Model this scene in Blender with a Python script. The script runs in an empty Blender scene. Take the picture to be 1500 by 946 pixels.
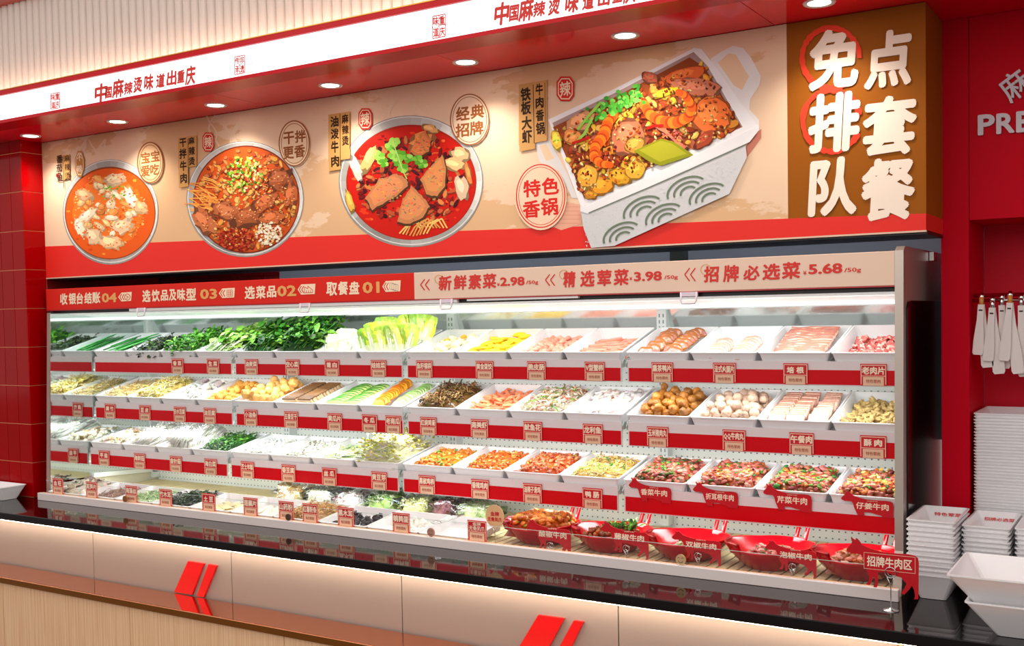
import bpy, bmesh, math, random
from mathutils import Matrix, Vector, noise
C = bpy.context.scene.collection
R = random.Random(7)
PI = math.pi
H = 1.72                                   # eye height, metres; world: +X right along the fridge, +Y into the wall

# ------------------------------------------------------------------ camera
F, YAW, PITCH, ROLL, CX, CY = 1575.92, -0.550519, -0.0392113, -0.0185192, 757.48, 523.74
fw = Vector((math.sin(YAW)*math.cos(PITCH), math.cos(YAW)*math.cos(PITCH), math.sin(PITCH)))
rt = Vector((math.cos(YAW), -math.sin(YAW), 0)); up = rt.cross(fw)
r2 = rt*math.cos(ROLL)+up*math.sin(ROLL); u2 = -rt*math.sin(ROLL)+up*math.cos(ROLL)
cd = bpy.data.cameras.new('camera'); cam = bpy.data.objects.new('camera', cd); C.objects.link(cam)
cam.matrix_world = Matrix(((r2.x, u2.x, -fw.x, 0), (r2.y, u2.y, -fw.y, 0), (r2.z, u2.z, -fw.z, H), (0, 0, 0, 1)))
cd.sensor_fit = 'HORIZONTAL'; cd.sensor_width = 36; cd.lens = F/1500*36
cd.shift_x = -(CX-750)/1500; cd.shift_y = (CY-473)/1500; cd.clip_start = .05
bpy.context.scene.camera = cam
def ray(px, py): return r2*((px-CX)/F) - u2*((py-CY)/F) + fw
def at(px, py, Y):                          # photograph pixel -> point on the upright plane at depth Y
    d = ray(px, py); k = Y/d.y; return (d.x*k, d.z*k+H)
def atz(px, py, z):                         # photograph pixel -> point on the level plane at height z
    d = ray(px, py); k = (z-H)/d.z; return (d.x*k, d.y*k)

# ------------------------------------------------------------------ light
sc = bpy.context.scene
sc.view_settings.view_transform = 'Standard'; sc.view_settings.look = 'None'
sc.view_settings.gamma = 1; sc.view_settings.use_curve_mapping = False; sc.view_settings.exposure = 0.0
w = bpy.data.worlds.new('world'); sc.world = w; w.use_nodes = True
w.node_tree.nodes['Background'].inputs[0].default_value = (1.0, .90, .86, 1); w.node_tree.nodes['Background'].inputs[1].default_value = .86
def area(name, loc, rot, sx, sy, power, col=(1, 1, 1), spread=180):
    l = bpy.data.lights.new(name, 'AREA'); l.shape = 'RECTANGLE'; l.size = sx; l.size_y = sy; l.energy = power; l.color = col
    l.spread = math.radians(spread)
    o = bpy.data.objects.new(name, l); C.objects.link(o); o.location = loc; o.rotation_euler = rot; return o
area('ceiling_panel_light', (-2.2, -1.6, 3.2), (math.radians(62), 0, 0), 6.5, 1.6, 62, (1, .93, .87))
# cool lamps inside the fridge: one behind the header, one under the front lip of each shelf
area('fridge_canopy_light', (-3.0, 3.96, H+.018), (math.radians(8), 0, 0), 4.3, .06, 10, (.93, 1, .98))
for zr, yy, pw in ((-.285, 3.955, 8.5), (-.545, 3.95, 9), (-.80, 3.905, 7.5)):
    area('shelf_light', (-3.0, yy, H+zr), (math.radians(22), 0, 0), 4.3, .03, pw, (.94, 1, .98))

area('back_wall_fill_light', (-2.6, 4.12, H+.75), (math.radians(65), 0, 0), 3.6, .1, 9, (.86, .93, 1))   # light added behind the menu board to brighten the strip of back wall

# ------------------------------------------------------------------ helpers
def lin(c): return tuple((v/255/12.92 if v/255 <= .04045 else ((v/255+.055)/1.055)**2.4) for v in c)+(1,)
MATS = {}
def mat(name, c=(200, 200, 200), rough=.5, metal=0, emit=0, var=0, nscale=40, vcol=False, bump=0, bscale=80, spec=.5, alpha=1, coat=0, ec=None):
    if name in MATS: return MATS[name]
    m = bpy.data.materials.new(name); m.use_nodes = True; nt = m.node_tree; b = nt.nodes['Principled BSDF']
    b.inputs['Roughness'].default_value = rough; b.inputs['Metallic'].default_value = metal
    b.inputs['Base Color'].default_value = lin(c); b.inputs['Specular IOR Level'].default_value = spec
    b.inputs['Coat Weight'].default_value = coat
    if emit: b.inputs['Emission Color'].default_value = lin(ec or c); b.inputs['Emission Strength'].default_value = emit
    if vcol:
        a = nt.nodes.new('ShaderNodeVertexColor'); a.layer_name = 'Col'; src = a.outputs[0]
    elif var:
        rgb = nt.nodes.new('ShaderNodeRGB'); rgb.outputs[0].default_value = lin(c); src = rgb.outputs[0]
    if vcol or var:
        if var:
            n = nt.nodes.new('ShaderNodeTexNoise'); n.inputs['Scale'].default_value = nscale; n.inputs['Detail'].default_value = 4
            tc = nt.nodes.new('ShaderNodeTexCoord'); nt.links.new(tc.outputs['Object'], n.inputs['Vector'])
            oi = nt.nodes.new('ShaderNodeObjectInfo')
            ad = nt.nodes.new('ShaderNodeMath'); ad.operation = 'ADD'; nt.links.new(n.outputs[0], ad.inputs[0]); nt.links.new(oi.outputs['Random'], ad.inputs[1])
            mr = nt.nodes.new('ShaderNodeMapRange'); mr.inputs[1].default_value = .35; mr.inputs[2].default_value = 1.45
            mr.inputs[3].default_value = 1-var; mr.inputs[4].default_value = 1+var; nt.links.new(ad.outputs[0], mr.inputs[0])
            hs = nt.nodes.new('ShaderNodeHueSaturation'); nt.links.new(src, hs.inputs['Color']); nt.links.new(mr.outputs[0], hs.inputs['Value']); src = hs.outputs[0]
        nt.links.new(src, b.inputs['Base Color'])
    if bump:
        n = nt.nodes.new('ShaderNodeTexNoise'); n.inputs['Scale'].default_value = bscale
        tc = nt.nodes.new('ShaderNodeTexCoord'); nt.links.new(tc.outputs['Object'], n.inputs['Vector'])
        bp = nt.nodes.new('ShaderNodeBump'); bp.inputs['Strength'].default_value = bump; bp.inputs['Distance'].default_value = .003
        nt.links.new(n.outputs[0], bp.inputs['Height']); nt.links.new(bp.outputs[0], b.inputs['Normal'])
    MATS[name] = m; return m
def glassmat(name, col, mixf=.06, tint=(1, 1, 1)):
    m = bpy.data.materials.new(name); m.use_nodes = True; nt = m.node_tree; nt.nodes.clear()
    o = nt.nodes.new('ShaderNodeOutputMaterial'); mx = nt.nodes.new('ShaderNodeMixShader'); t = nt.nodes.new('ShaderNodeBsdfTransparent')
    g = nt.nodes.new('ShaderNodeBsdfGlossy'); fr = nt.nodes.new('ShaderNodeFresnel'); fr.inputs[0].default_value = 1.45
    g.inputs['Roughness'].default_value = .03; t.inputs[0].default_value = (*tint, 1); g.inputs[0].default_value = lin(col)
    ad = nt.nodes.new('ShaderNodeMath'); ad.operation = 'ADD'; ad.inputs[1].default_value = mixf
    nt.links.new(fr.outputs[0], ad.inputs[0]); nt.links.new(ad.outputs[0], mx.inputs[0]); nt.links.new(t.outputs[0], mx.inputs[1]); nt.links.new(g.outputs[0], mx.inputs[2])
    nt.links.new(mx.outputs[0], o.inputs[0]); return m

TX = {}
def textmesh(s, off=.02, res=2):
    k = (s, off, res)
    if k in TX: return TX[k]
    cu = bpy.data.curves.new('t', 'FONT'); cu.body = s; cu.resolution_u = res; cu.fill_mode = 'FRONT'
    o = bpy.data.objects.new('t', cu); C.objects.link(o)
    dg = bpy.context.evaluated_depsgraph_get(); me = bpy.data.meshes.new_from_object(o.evaluated_get(dg))
    vs = [(v.co.x, v.co.y) for v in me.vertices]; fs = [tuple(p.vertices) for p in me.polygons]
    if off > .004:                                                      # bold: the same glyph stacked with small shifts
        d = off*.62; n0 = len(vs); sh = [(0, 0), (d, 0), (-d, 0), (0, d), (0, -d)]+([(d*.7, d*.7), (-d*.7, d*.7), (d*.7, -d*.7), (-d*.7, -d*.7)] if off > .04 else [])
        vs, fs = [(x+a, y+b) for a, b in sh for x, y in vs], [tuple(i+k*n0 for i in f) for k in range(len(sh)) for f in fs]
    x0 = min(v[0] for v in vs); x1 = max(v[0] for v in vs); y0 = min(v[1] for v in vs); y1 = max(v[1] for v in vs)
    vs = [((x-x0)/max(1e-6, x1-x0), (y-y0)/max(1e-6, y1-y0)) for x, y in vs]
    bpy.data.objects.remove(o); bpy.data.curves.remove(cu); bpy.data.meshes.remove(me)
    TX[k] = (vs, fs, n0 if off > .004 else len(vs)); return TX[k]

class MB:
    def __init__(s): s.v = []; s.f = []; s.m = []; s.c = []; s.s = []
    def add(s, vs, fs, m=0, c=None, M=None, smooth=False):
        o = len(s.v)
        s.v += [tuple(M @ Vector(v)) for v in vs] if M is not None else [tuple(v) for v in vs]
        for f in fs: s.f.append(tuple(i+o for i in f)); s.m.append(m); s.c.append(c); s.s.append(smooth)
        return s
    def box(s, x0, x1, y0, y1, z0, z1, m=0, c=None, M=None):
        vs = [(x, y, z) for x in (x0, x1) for y in (y0, y1) for z in (z0, z1)]
        return s.add(vs, [(0, 1, 3, 2), (4, 6, 7, 5), (0, 4, 5, 1), (2, 3, 7, 6), (0, 2, 6, 4), (1, 5, 7, 3)], m, c, M)
    def bbox(s, x0, x1, y0, y1, z0, z1, b=.004, m=0, c=None, M=None):    # box with chamfered edges
        bm = bmesh.new(); bmesh.ops.create_cube(bm, size=1)
        for v in bm.verts: v.co = Vector(((x0+x1)/2+v.co.x*(x1-x0), (y0+y1)/2+v.co.y*(y1-y0), (z0+z1)/2+v.co.z*(z1-z0)))
        bmesh.ops.bevel(bm, geom=bm.edges[:], offset=b, segments=2, affect='EDGES', profile=.5)
        bm.verts.index_update(); s.add([v.co[:] for v in bm.verts], [[v.index for v in f.verts] for f in bm.faces], m, c, M); bm.free(); return s
    def prism(s, pts, y0, y1, m=0, c=None, M=None):                      # outline in X,Z given as (x,z), extruded in Y
        n = len(pts); vs = [(x, y0, z) for x, z in pts]+[(x, y1, z) for x, z in pts]
        return s.add(vs, [tuple(range(n)), tuple(range(2*n-1, n-1, -1))]+[(i, i+n, (i+1) % n+n, (i+1) % n) for i in range(n)], m, c, M)
    def extr(s, prof, x0, x1, m=0, c=None):                              # profile (y,z) extruded along X
        n = len(prof); vs = [(x0, y, z) for y, z in prof]+[(x1, y, z) for y, z in prof]
        return s.add(vs, [tuple(range(n)), tuple(range(2*n-1, n-1, -1))]+[(i, i+n, (i+1) % n+n, (i+1) % n) for i in range(n)], m, c)
    def tube(s, pts, r, n=6, m=0, c=None, M=None, close=False, flat=1):
        P = [Vector(p) for p in pts]; rs = r if isinstance(r, (list, tuple)) else [r]*len(P); vs = []; fs = []
        for i, p in enumerate(P):
            if close: d = P[(i+1) % len(P)]-P[i-1]
            else: d = P[min(i+1, len(P)-1)]-P[max(i-1, 0)]
            d.normalize(); a = d.cross(Vector((0, 0, 1)))
            if a.length < .05: a = d.cross(Vector((0, 1, 0)))
            a.normalize(); b = d.cross(a)
            for k in range(n):
                t = 2*PI*k/n; vs.append(p+a*math.cos(t)*rs[i]+b*math.sin(t)*rs[i]*flat)
        L = len(P)
        for i in range(L if close else L-1):
            j = (i+1) % L
            for k in range(n): fs.append((i*n+k, i*n+(k+1) % n, j*n+(k+1) % n, j*n+k))
        if not close: fs += [tuple(range(n-1, -1, -1)), tuple((L-1)*n+k for k in range(n))]
        return s.add(vs, fs, m, c, M, True)
    def lathe(s, prof, n=24, m=0, c=None, M=None, sx=1, sy=1):
        vs = [(r*math.cos(2*PI*k/n)*sx, r*math.sin(2*PI*k/n)*sy, z) for r, z in prof for k in range(n)]
        fs = [(i*n+k, i*n+(k+1) % n, (i+1)*n+(k+1) % n, (i+1)*n+k) for i in range(len(prof)-1) for k in range(n)]
        return s.add(vs, fs, m, c, M, True)
    def text(s, t, x0, x1, z0, z1, y, m=0, off=.02, res=2, c=None, shear=0, rot=0):
        vs, fs, n0 = textmesh(t, off, res); cx = (x0+x1)/2; cz = (z0+z1)/2; out = []
        for q, (a, b) in enumerate(vs):
            X = (a-.5)*(x1-x0)+shear*(b-.5)*(z1-z0); Zz = (b-.5)*(z1-z0)
            out.append((cx+X*math.cos(rot)-Zz*math.sin(rot), y-2e-5*(q//n0), cz+X*math.sin(rot)+Zz*math.cos(rot)))
        return s.add(out, fs, m, c)
    def mesh(s, name, mats, smooth=None):
        me = bpy.data.meshes.new(name); me.from_pydata(s.v, [], s.f)
        for q in (mats if isinstance(mats, (list, tuple)) else [mats]): me.materials.append(q)
        me.polygons.foreach_set('material_index', s.m)
        me.polygons.foreach_set('use_smooth', [bool(a) if smooth is None else smooth for a in s.s])
        if any(c is not None for c in s.c):
            ca = me.color_attributes.new('Col', 'FLOAT_COLOR', 'CORNER'); buf = []
            for p, c in zip(me.polygons, s.c): buf += list(lin(c or (255, 255, 255)))*p.loop_total
            ca.data.foreach_set('color', buf)
        me.update(); return me
    def obj(s, name, mats, parent=None, M=None, smooth=None):
        return link(name, s.mesh(name, mats, smooth), parent, M)
def link(name, me, parent=None, M=None):
    o = bpy.data.objects.new(name, me); C.objects.link(o)
    if parent: o.parent = parent
    if M is not None: o.matrix_local = M
    return o
def tag(o, label=None, cat=None, group=None, kind=None):
    if label: o['label'] = label
    if cat: o['category'] = cat
    if group: o['group'] = group
    if kind: o['kind'] = kind
    return o
def empty(name, loc, label=None, cat=None, group=None, kind=None):
    o = bpy.data.objects.new(name, None); C.objects.link(o); o.location = loc; o.empty_display_size = .05
    return tag(o, label, cat, group, kind)
def inv(p): return Matrix.Translation(-Vector(p.location))              # children are written in world coordinates
def part(mb, name, mats, p, kind=None, label=None, smooth=None):
    o = mb.obj(name, mats, p, inv(p), smooth)
    if kind: o['kind'] = kind
    if label: o['label'] = label
    return o

# ------------------------------------------------------------------ materials
red_gloss = mat('red_gloss', (200, 0, 20), .25, spec=.2)
red_matte = mat('red_paint', (202, 0, 30), .55, spec=.08)
white_pl = mat('white_plastic', (236, 236, 236), .35)
white_mel = mat('white_melamine', (238, 238, 240), .22)
white_metal = mat('white_coated_steel', (226, 232, 230), .35)
led_white = mat('fascia_light', (255, 255, 255), .5, emit=1.08)
lamp_e = mat('lamp_emitter', (255, 250, 240), .5, emit=9)
tube_e = mat('tube_emitter', (240, 255, 250), .5, emit=1.5)
warm_e = mat('warm_strip', (255, 230, 200), .5, emit=26)
cove_e = mat('cove_strip', (255, 234, 200), .5, emit=12)
black = mat('black_frame', (18, 14, 14), .4)
chrome = mat('chrome', (220, 220, 220), .12, 1)
gold = mat('gold_trim', (215, 150, 60), .3, .8)
print_red = mat('print_red', (214, 46, 36), .6)
print_cream = mat('print_cream', (250, 226, 196), .6)
print_beige = mat('print_beige', (232, 196, 168), .6)
print_tan = mat('print_tan', (232, 170, 96), .6)
print_black = mat('print_black', (40, 24, 14), .6)
print_brown = mat('print_brown', (150, 84, 34), .6)
vfood = mat('food_colour', vcol=True, rough=.42, spec=.4)
vwet = mat('wet_food_colour', vcol=True, rough=.22, spec=.5)
vprint = mat('poster_print', vcol=True, rough=.65, spec=.2)

# ================================================================== setting
YW, YB = 4.0, 3.712                         # red wall plane, menu board plane
ZS = H+.993                                 # soffit
YF = 3.244                                  # fascia plane
ZC = H-.943                                 # worktop height
o = MB().box(-24, 20, -26, 6, -.05, 0).obj('floor', mat('floor_tile', (84, 76, 70), .35, var=.1, nscale=3)); o['kind'] = 'structure'
# soffit, divided into panels
cl = tag(bpy.data.objects.new('ceiling', None), kind='structure'); C.objects.link(cl)
for x0 in (-7.2, -6.0, -4.8, -3.6, -2.4, -1.2, 0, 1.2):
    part(MB().box(x0+.0015, x0+1.1985, YF+.012, 4.6 if x0 > -.9 else 4.6, ZS, ZS+.02), 'panel', mat('soffit_red', (244, 0, 44), .12, spec=.28), cl)
part(MB().box(-7.2, 2.4, YF+.012, 4.6, ZS+.021, ZS+.05), 'backing', black, cl)
# lit fascia with red frame
fa = tag(bpy.data.objects.new('trim_1', None), kind='structure'); C.objects.link(fa)
zt, zb = H+.3475*YF, H+.3105*YF
part(MB().box(-7, 2, YF, YF+.10, zb, zt), 'light_panel', led_white, fa)
part(MB().box(-7, 2, YF-.012, YF+.12, ZS-.001, zb), 'lower_frame', red_gloss, fa)
part(MB().box(-7, 2, YF-.012, YF+.05, zt, H+.3557*YF), 'upper_frame', red_gloss, fa)
part(MB().box(-7, 2, YF-.014, YF-.0125, H+.3557*YF-.004, H+.3557*YF), 'gold_edge', gold, fa)
part(MB().box(-7, 2, YF+.055, YF+.085, zt+.002, zt+.012), 'cove_strip', cove_e, fa)
# ribbed bulkhead above
rw = tag(bpy.data.objects.new('wall_upper', None), kind='structure'); C.objects.link(rw)
YR = YF+.13
ribm = mat('rib_white', (204, 192, 184), .5)
part(MB().box(-7.2, 2, YR, YR+.03, zt-.05, H+2.4), 'backing', ribm, rw)
pf = MB(); pr = [(.024*math.cos(a), -.016*math.sin(a)) for a in [PI*k/6 for k in range(7)]]
pf.add([(x, y, z) for z in (zt-.04, H+.4786*YR) for x, y in pr], [(k, k+1, k+8, k+7) for k in range(6)], smooth=True)
rm = pf.mesh('rib', ribm)
for i in range(76):
    o = link('rib', rm, rw); o.location = (-6.0+i*.051, YR, 0)
part(MB().box(-7.2, 2, YR-.05, YR+.02, H+.4786*YR, H+.4786*YR+.12), 'top_trim', mat('top_trim_red', (150, 50, 34), .4), rw)
# back wall behind the fridge: pale steel on the right, dark red tiles on the left
o = MB().box(-4.3, -.66, 4.47, 4.52, 1.2, ZS).obj('wall_back', mat('grey_blue_panel', (150, 160, 172), .4)); o['kind'] = 'structure'
tw = tag(bpy.data.objects.new('wall_back_tiled', None), kind='structure'); C.objects.link(tw)
tile_dark = mat('tile_dark_red', (120, 8, 14), .15); grout = mat('grout', (236, 170, 120), .8)
part(MB().box(-7.2, -4.3, 4.48, 4.52, 1.2, ZS), 'grout_bed', mat('grout_dim', (150, 110, 100), .8), tw)
tm = MB().bbox(.001, .124, -.006, 0, .001, .249, .002).mesh('tile', tile_dark)
for i in range(13):
    for j in range(3):
        o = link('tile', tm, tw); o.location = (-5.93+i*.125, 4.48, H+.02+j*.25-.02)
o = MB().box(-1.86, -1.80, 4.30, 4.36, H+.20, ZS-.0005).obj('trim_2', mat('post_green_grey', (70, 80, 74), .5)); o['kind'] = 'structure'
# left pillar with glossy red tiles
pl = tag(bpy.data.objects.new('wall_left', None), kind='structure'); C.objects.link(pl)
XP = -5.31
part(MB().box(-7.2, XP-.0015, 3.5866, 4.5, ZC+.0005, ZS), 'grout_bed', grout, pl)
part(MB().box(XP-.001, XP+.002, 3.714, 4.5, ZC+.001, ZS-.001), 'side_facing', mat('tile_dark_red'), pl)
tile_red = mat('tile_red', (160, 0, 4), .08, spec=.12, var=.06, nscale=1)
TH, TW = .2102, .1042
z0 = H+.2542*3.584-.001
tmf = MB().bbox(.0015, TW-.0015, 0, .008, .0015, TH-.0015, .0012).mesh('tile', tile_red)
tms = MB().bbox(-.008, 0, .0012, .1265, .0015, TH-.0015, .0012).mesh('tile', tile_red)
for j in range(-2, 11):
    zz = z0+.018-(j+1)*TH
    if zz < ZC-.2 or zz > ZS-.02: continue
    cut = max(0, ZC+.001-zz); ks = (TH-cut)/TH
    if ks < .1: continue
    for i in range(9):
        o = link('tile', tmf, pl); o.location = (XP-TW*(i+1), 3.584, zz+cut); o.scale.z = ks
    o = link('tile', tms, pl); o.location = (XP+.002, 3.584, zz+cut); o.scale.z = ks
# red wall on the right: pier, upper wall, niche
wr = tag(bpy.data.objects.new('wall_right', None), kind='structure'); C.objects.link(wr)
xc0, xc1 = -.705, -.6125; zn = H+.075*4
part(MB().box(xc0, xc1-.002, YW, YW+.5, ZC+.001, ZS-.001), 'pier', red_matte, wr)
part(MB().box(xc1, 2.2, YW, YW+.5, zn, ZS-.001), 'upper_panel', red_matte, wr)
part(MB().box(xc1-.0, 2.2, YW+.33, YW+.35, ZC+.001, zn), 'niche_back', mat('niche_red', (205, 18, 46), .6, spec=.2), wr)
part(MB().box(xc0-.0, xc0+.002, YW+.5, YW+.6, ZC+.001, ZS-.001), 'return', red_matte, wr)
sg = tag(bpy.data.objects.new('wall_sign', None), 'pale grey raised lettering PRE on the red wall at the right edge', 'sign'); C.objects.link(sg)
def letters(txt, px0, px1, pyb, pyt, Y, m, parent, dep=.012, off=.03, rot=0, name='lettering'):
    xm = (px0+px1)/2; a = at(px0, (pyb+pyt)/2, Y)[0]; b = at(px1, (pyb+pyt)/2, Y)[0]; z_0 = at(xm, pyb, Y)[1]; z_1 = at(xm, pyt, Y)[1]
    mb = MB(); mb.text(txt, a, b, z_0, z_1, Y-dep, 0, off, 3, rot=rot)
    if dep > .002:                                                     # give the letters thickness
        bm = bmesh.new(); me = mb.mesh('tmp', m); bm.from_mesh(me); r = bmesh.ops.extrude_face_region(bm, geom=bm.faces[:])
        for v in [g for g in r['geom'] if isinstance(g, bmesh.types.BMVert)]: v.co.y += dep-.0005
        me2 = bpy.data.meshes.new(name); bm.to_mesh(me2); bm.free(); me2.materials.clear(); me2.materials.append(m); return link(name, me2, parent)
    return part(mb, name, m, parent)
sgm = mat('letter_grey', (214, 206, 214), .5)
letters('P', 1433, 1458, 198, 168, YW, sgm, sg, off=.05); letters('R', 1460, 1487, 196, 166, YW, sgm, sg, off=.05)
letters('E', 1489, 1512, 194, 163, YW, sgm, sg, off=.05)
letters('麻', 1466, 1508, 146, 105, YW, sgm, sg, off=.02, rot=.6)

# ------------------------------------------------------------------ downlights
for i, (px, py) in enumerate(((45, 199), (172, 178), (316, 154), (484, 125), (682, 91), (916, 52), (1200, 4))):
    x, y = atz(px, py, ZS); e = empty('downlight', (x, y, ZS), ['recessed round white downlight at the far left end of the red soffit', 'recessed round white downlight second from the left, above the orange soup bowl picture',
        'recessed round white downlight third from the left, above the dry noodle bowl picture', 'recessed round white downlight over the 油泼牛肉 caption of the board', 'recessed round white downlight over the red chilli oil bowl picture',
        'recessed round white downlight above the white pot picture', 'recessed round white downlight at the right, above the brown end of the board'][i], 'light', 'downlights in the red soffit')
    part(MB().lathe([(.036, -.001), (.046, -.004), (.050, -.004), (.052, 0)], 28, M=Matrix.Translation((x, y, ZS))), 'trim_ring', white_pl, e)
    part(MB().lathe([(.0005, -.0015), (.037, -.0015)], 28, M=Matrix.Translation((x, y, ZS))), 'lens', lamp_e, e)
    l = bpy.data.lights.new('downlight_lamp', 'SPOT'); l.energy = 16; l.spot_size = 2.2; l.spot_blend = .8; l.shadow_soft_size = .035; l.color = (1, .9, .78)
    lo = bpy.data.objects.new('downlight_lamp', l); C.objects.link(lo); lo.parent = e; lo.location = (0, 0, -.01)
area('upper_wall_wash', (-2.5, 1.6, 3.6), (math.radians(60), 0, 0), 5, .6, 14, (1, .92, .84))  # broad area light tilted toward the upper wall
# ------------------------------------------------------------------ fascia print
fp = tag(bpy.data.objects.new('fascia_lettering', None), 'red brush slogan and small red seal stamps printed on the lit white fascia', 'sign'); C.objects.link(fp)
YP = YF-.0008
def chars(mb, items, Y, m=0, off=.03, res=2, c=None, shear=0, rot=0):   # items: (char, px, py, w, h) centred
    for ch, px, py, ww, hh in items:
        a = at(px-ww/2, py, Y)[0]; b = at(px+ww/2, py, Y)[0]; z1 = at(px, py+hh/2, Y)[1]; z2 = at(px, py-hh/2, Y)[1]
        mb.text(ch, a, b, z1, z2, Y, m, off, res, c, shear, rot)
s1 = [('中', 148, 136, 19, 28), ('国', 159, 135.5, 10, 17), ('麻', 173, 129, 17, 28), ('辣', 188, 129, 13, 19), ('烫', 202, 124, 13, 23), ('味', 218, 120.5, 14, 24), ('道', 235, 118, 13, 21), ('出', 251.5, 114, 15, 23), ('重', 265, 112, 11, 19), ('庆', 279, 110, 15, 29)]
mb = MB(); chars(mb, s1, YP, 0, .065, shear=.12); part(mb, 'slogan', print_red, fp)
s2 = [('中', 735, 20, 22, 34), ('国', 753, 19, 14, 24), ('麻', 771, 14, 22, 34), ('辣', 790, 13, 18, 23), ('烫', 812, 8, 17, 28), ('味', 838, 4, 20, 30), ('道', 862, 1, 17, 26), ('出', 885, -4, 18, 26), ('重', 905, -8, 15, 24), ('庆', 923, -12, 19, 34)]
mb = MB(); chars(mb, s2, YP, 0, .065, shear=.12); part(mb, 'slogan', print_red, fp)
for cx, cy, tx, en, ew in ((81, 147.5, '重庆味道', 'CHONG QING WEI DAO', 38), (351, 95, '非遗传承', 'FEI YI CHUAN CHENG', 43), (643, 38.5, '重庆味道', 'CHONG QING WEI DAO', 54)):
    mb = MB(); k = ew/40; hw, hh = 6.8*k, 12*k
    def P(dx, dy): x, z = at(cx+dx, cy+dy-dx*.19, YP); return (x, YP, z)
    for q in (((-hw, -hh), (hw, -hh)), ((hw, -hh), (hw, hh)), ((hw, hh), (-hw, hh)), ((-hw, hh), (-hw, -hh)), ((0, -hh), (0, hh))):
        mb.tube([P(*q[0]), P(*q[1])], .0018, 4)
    t = tx; chars(mb, [(t[0], cx+hw/2, cy-hh/2-.6, hw*.85, hh*.85), (t[1], cx+hw/2, cy+hh/2-.6, hw*.85, hh*.85), (t[2], cx-hw/2, cy-hh/2+.6, hw*.85, hh*.85), (t[3], cx-hw/2, cy+hh/2+.6, hw*.85, hh*.85)], YP, 0, .05, 1)
    part(mb, 'seal_stamp', print_red, fp)
    mb = MB(); a = at(cx-ew/2, cy, YP)[0]; b = at(cx+ew/2, cy, YP)[0]; z = at(cx, cy, YP)[1]
    mb.text(en, a, b, z-.0045, z+.0045, YP-.0008, 0, .0, 1); part(mb, 'latin_line', mat('print_grey', (70, 60, 60), .6), fp)

# ================================================================== menu board over the fridge
bd = empty('menu_board', (-3.0, YB, H+.25), 'long printed menu board with four pictured dishes above the fridge', 'sign')
XL, XR, XBR = XP-.0, -.700, -1.158
zb0, zt0 = H+.0685*YB, ZS-.002
bb = bpy.data.materials.new('board_beige'); bb.use_nodes = True; nt = bb.node_tree; bs = nt.nodes['Principled BSDF']; bs.inputs['Roughness'].default_value = .6; bs.inputs['Specular IOR Level'].default_value = .2
tc = nt.nodes.new('ShaderNodeTexCoord'); mp = nt.nodes.new('ShaderNodeMapping'); mp.inputs['Scale'].default_value = (1.0, 1, 2.6); mp.inputs['Rotation'].default_value = (0, -.25, 0)
n1 = nt.nodes.new('ShaderNodeTexNoise'); n1.inputs['Scale'].default_value = 1.15; n1.inputs['Detail'].default_value = 7; n1.inputs['Roughness'].default_value = .62
cr = nt.nodes.new('ShaderNodeValToRGB'); cr.color_ramp.elements[0].position = .505; cr.color_ramp.elements[0].color = lin((240, 208, 176)); cr.color_ramp.elements[1].position = .52; cr.color_ramp.elements[1].color = lin((226, 184, 140))
nt.links.new(tc.outputs['Object'], mp.inputs[0]); nt.links.new(mp.outputs[0], n1.inputs['Vector']); nt.links.new(n1.outputs[0], cr.inputs[0]); nt.links.new(cr.outputs[0], bs.inputs['Base Color'])
bbrown = mat('board_brown', (156, 88, 16), .6, spec=.12); bred = mat('board_red', (232, 44, 34), .55, spec=.3)
part(MB().box(XL, XR, YB, 4.02, zb0, zt0), 'board_body', bbrown, bd)
part(MB().box(XL, XBR, YB-.002, YB, zb0, zt0), 'beige_face', bb, bd)
part(MB().prism([(XL, zb0), (XR, zb0), (XR, H+.308), (XL, H+.427)], YB-.003, YB-.0022), 'red_band', bred, bd)
part(MB().add([(XR+.0012, YB-.003, zb0), (XR+.0012, 4.0, zb0), (XR+.0012, 4.0, H+.308), (XR+.0012, YB-.003, H+.308)], [(0, 1, 2, 3)]), 'red_band', bred, bd)
part(MB().box(XL, XR+.001, YB-.004, YB+.01, zb0-.006, zb0-.0003), 'bottom_trim', mat('trim_cream', (225, 195, 170), .5), bd)
part(MB().box(XL, XR+.001, YB+.011, 4.00, zb0-.012, zb0-.001), 'black_underside', black, bd)

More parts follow.
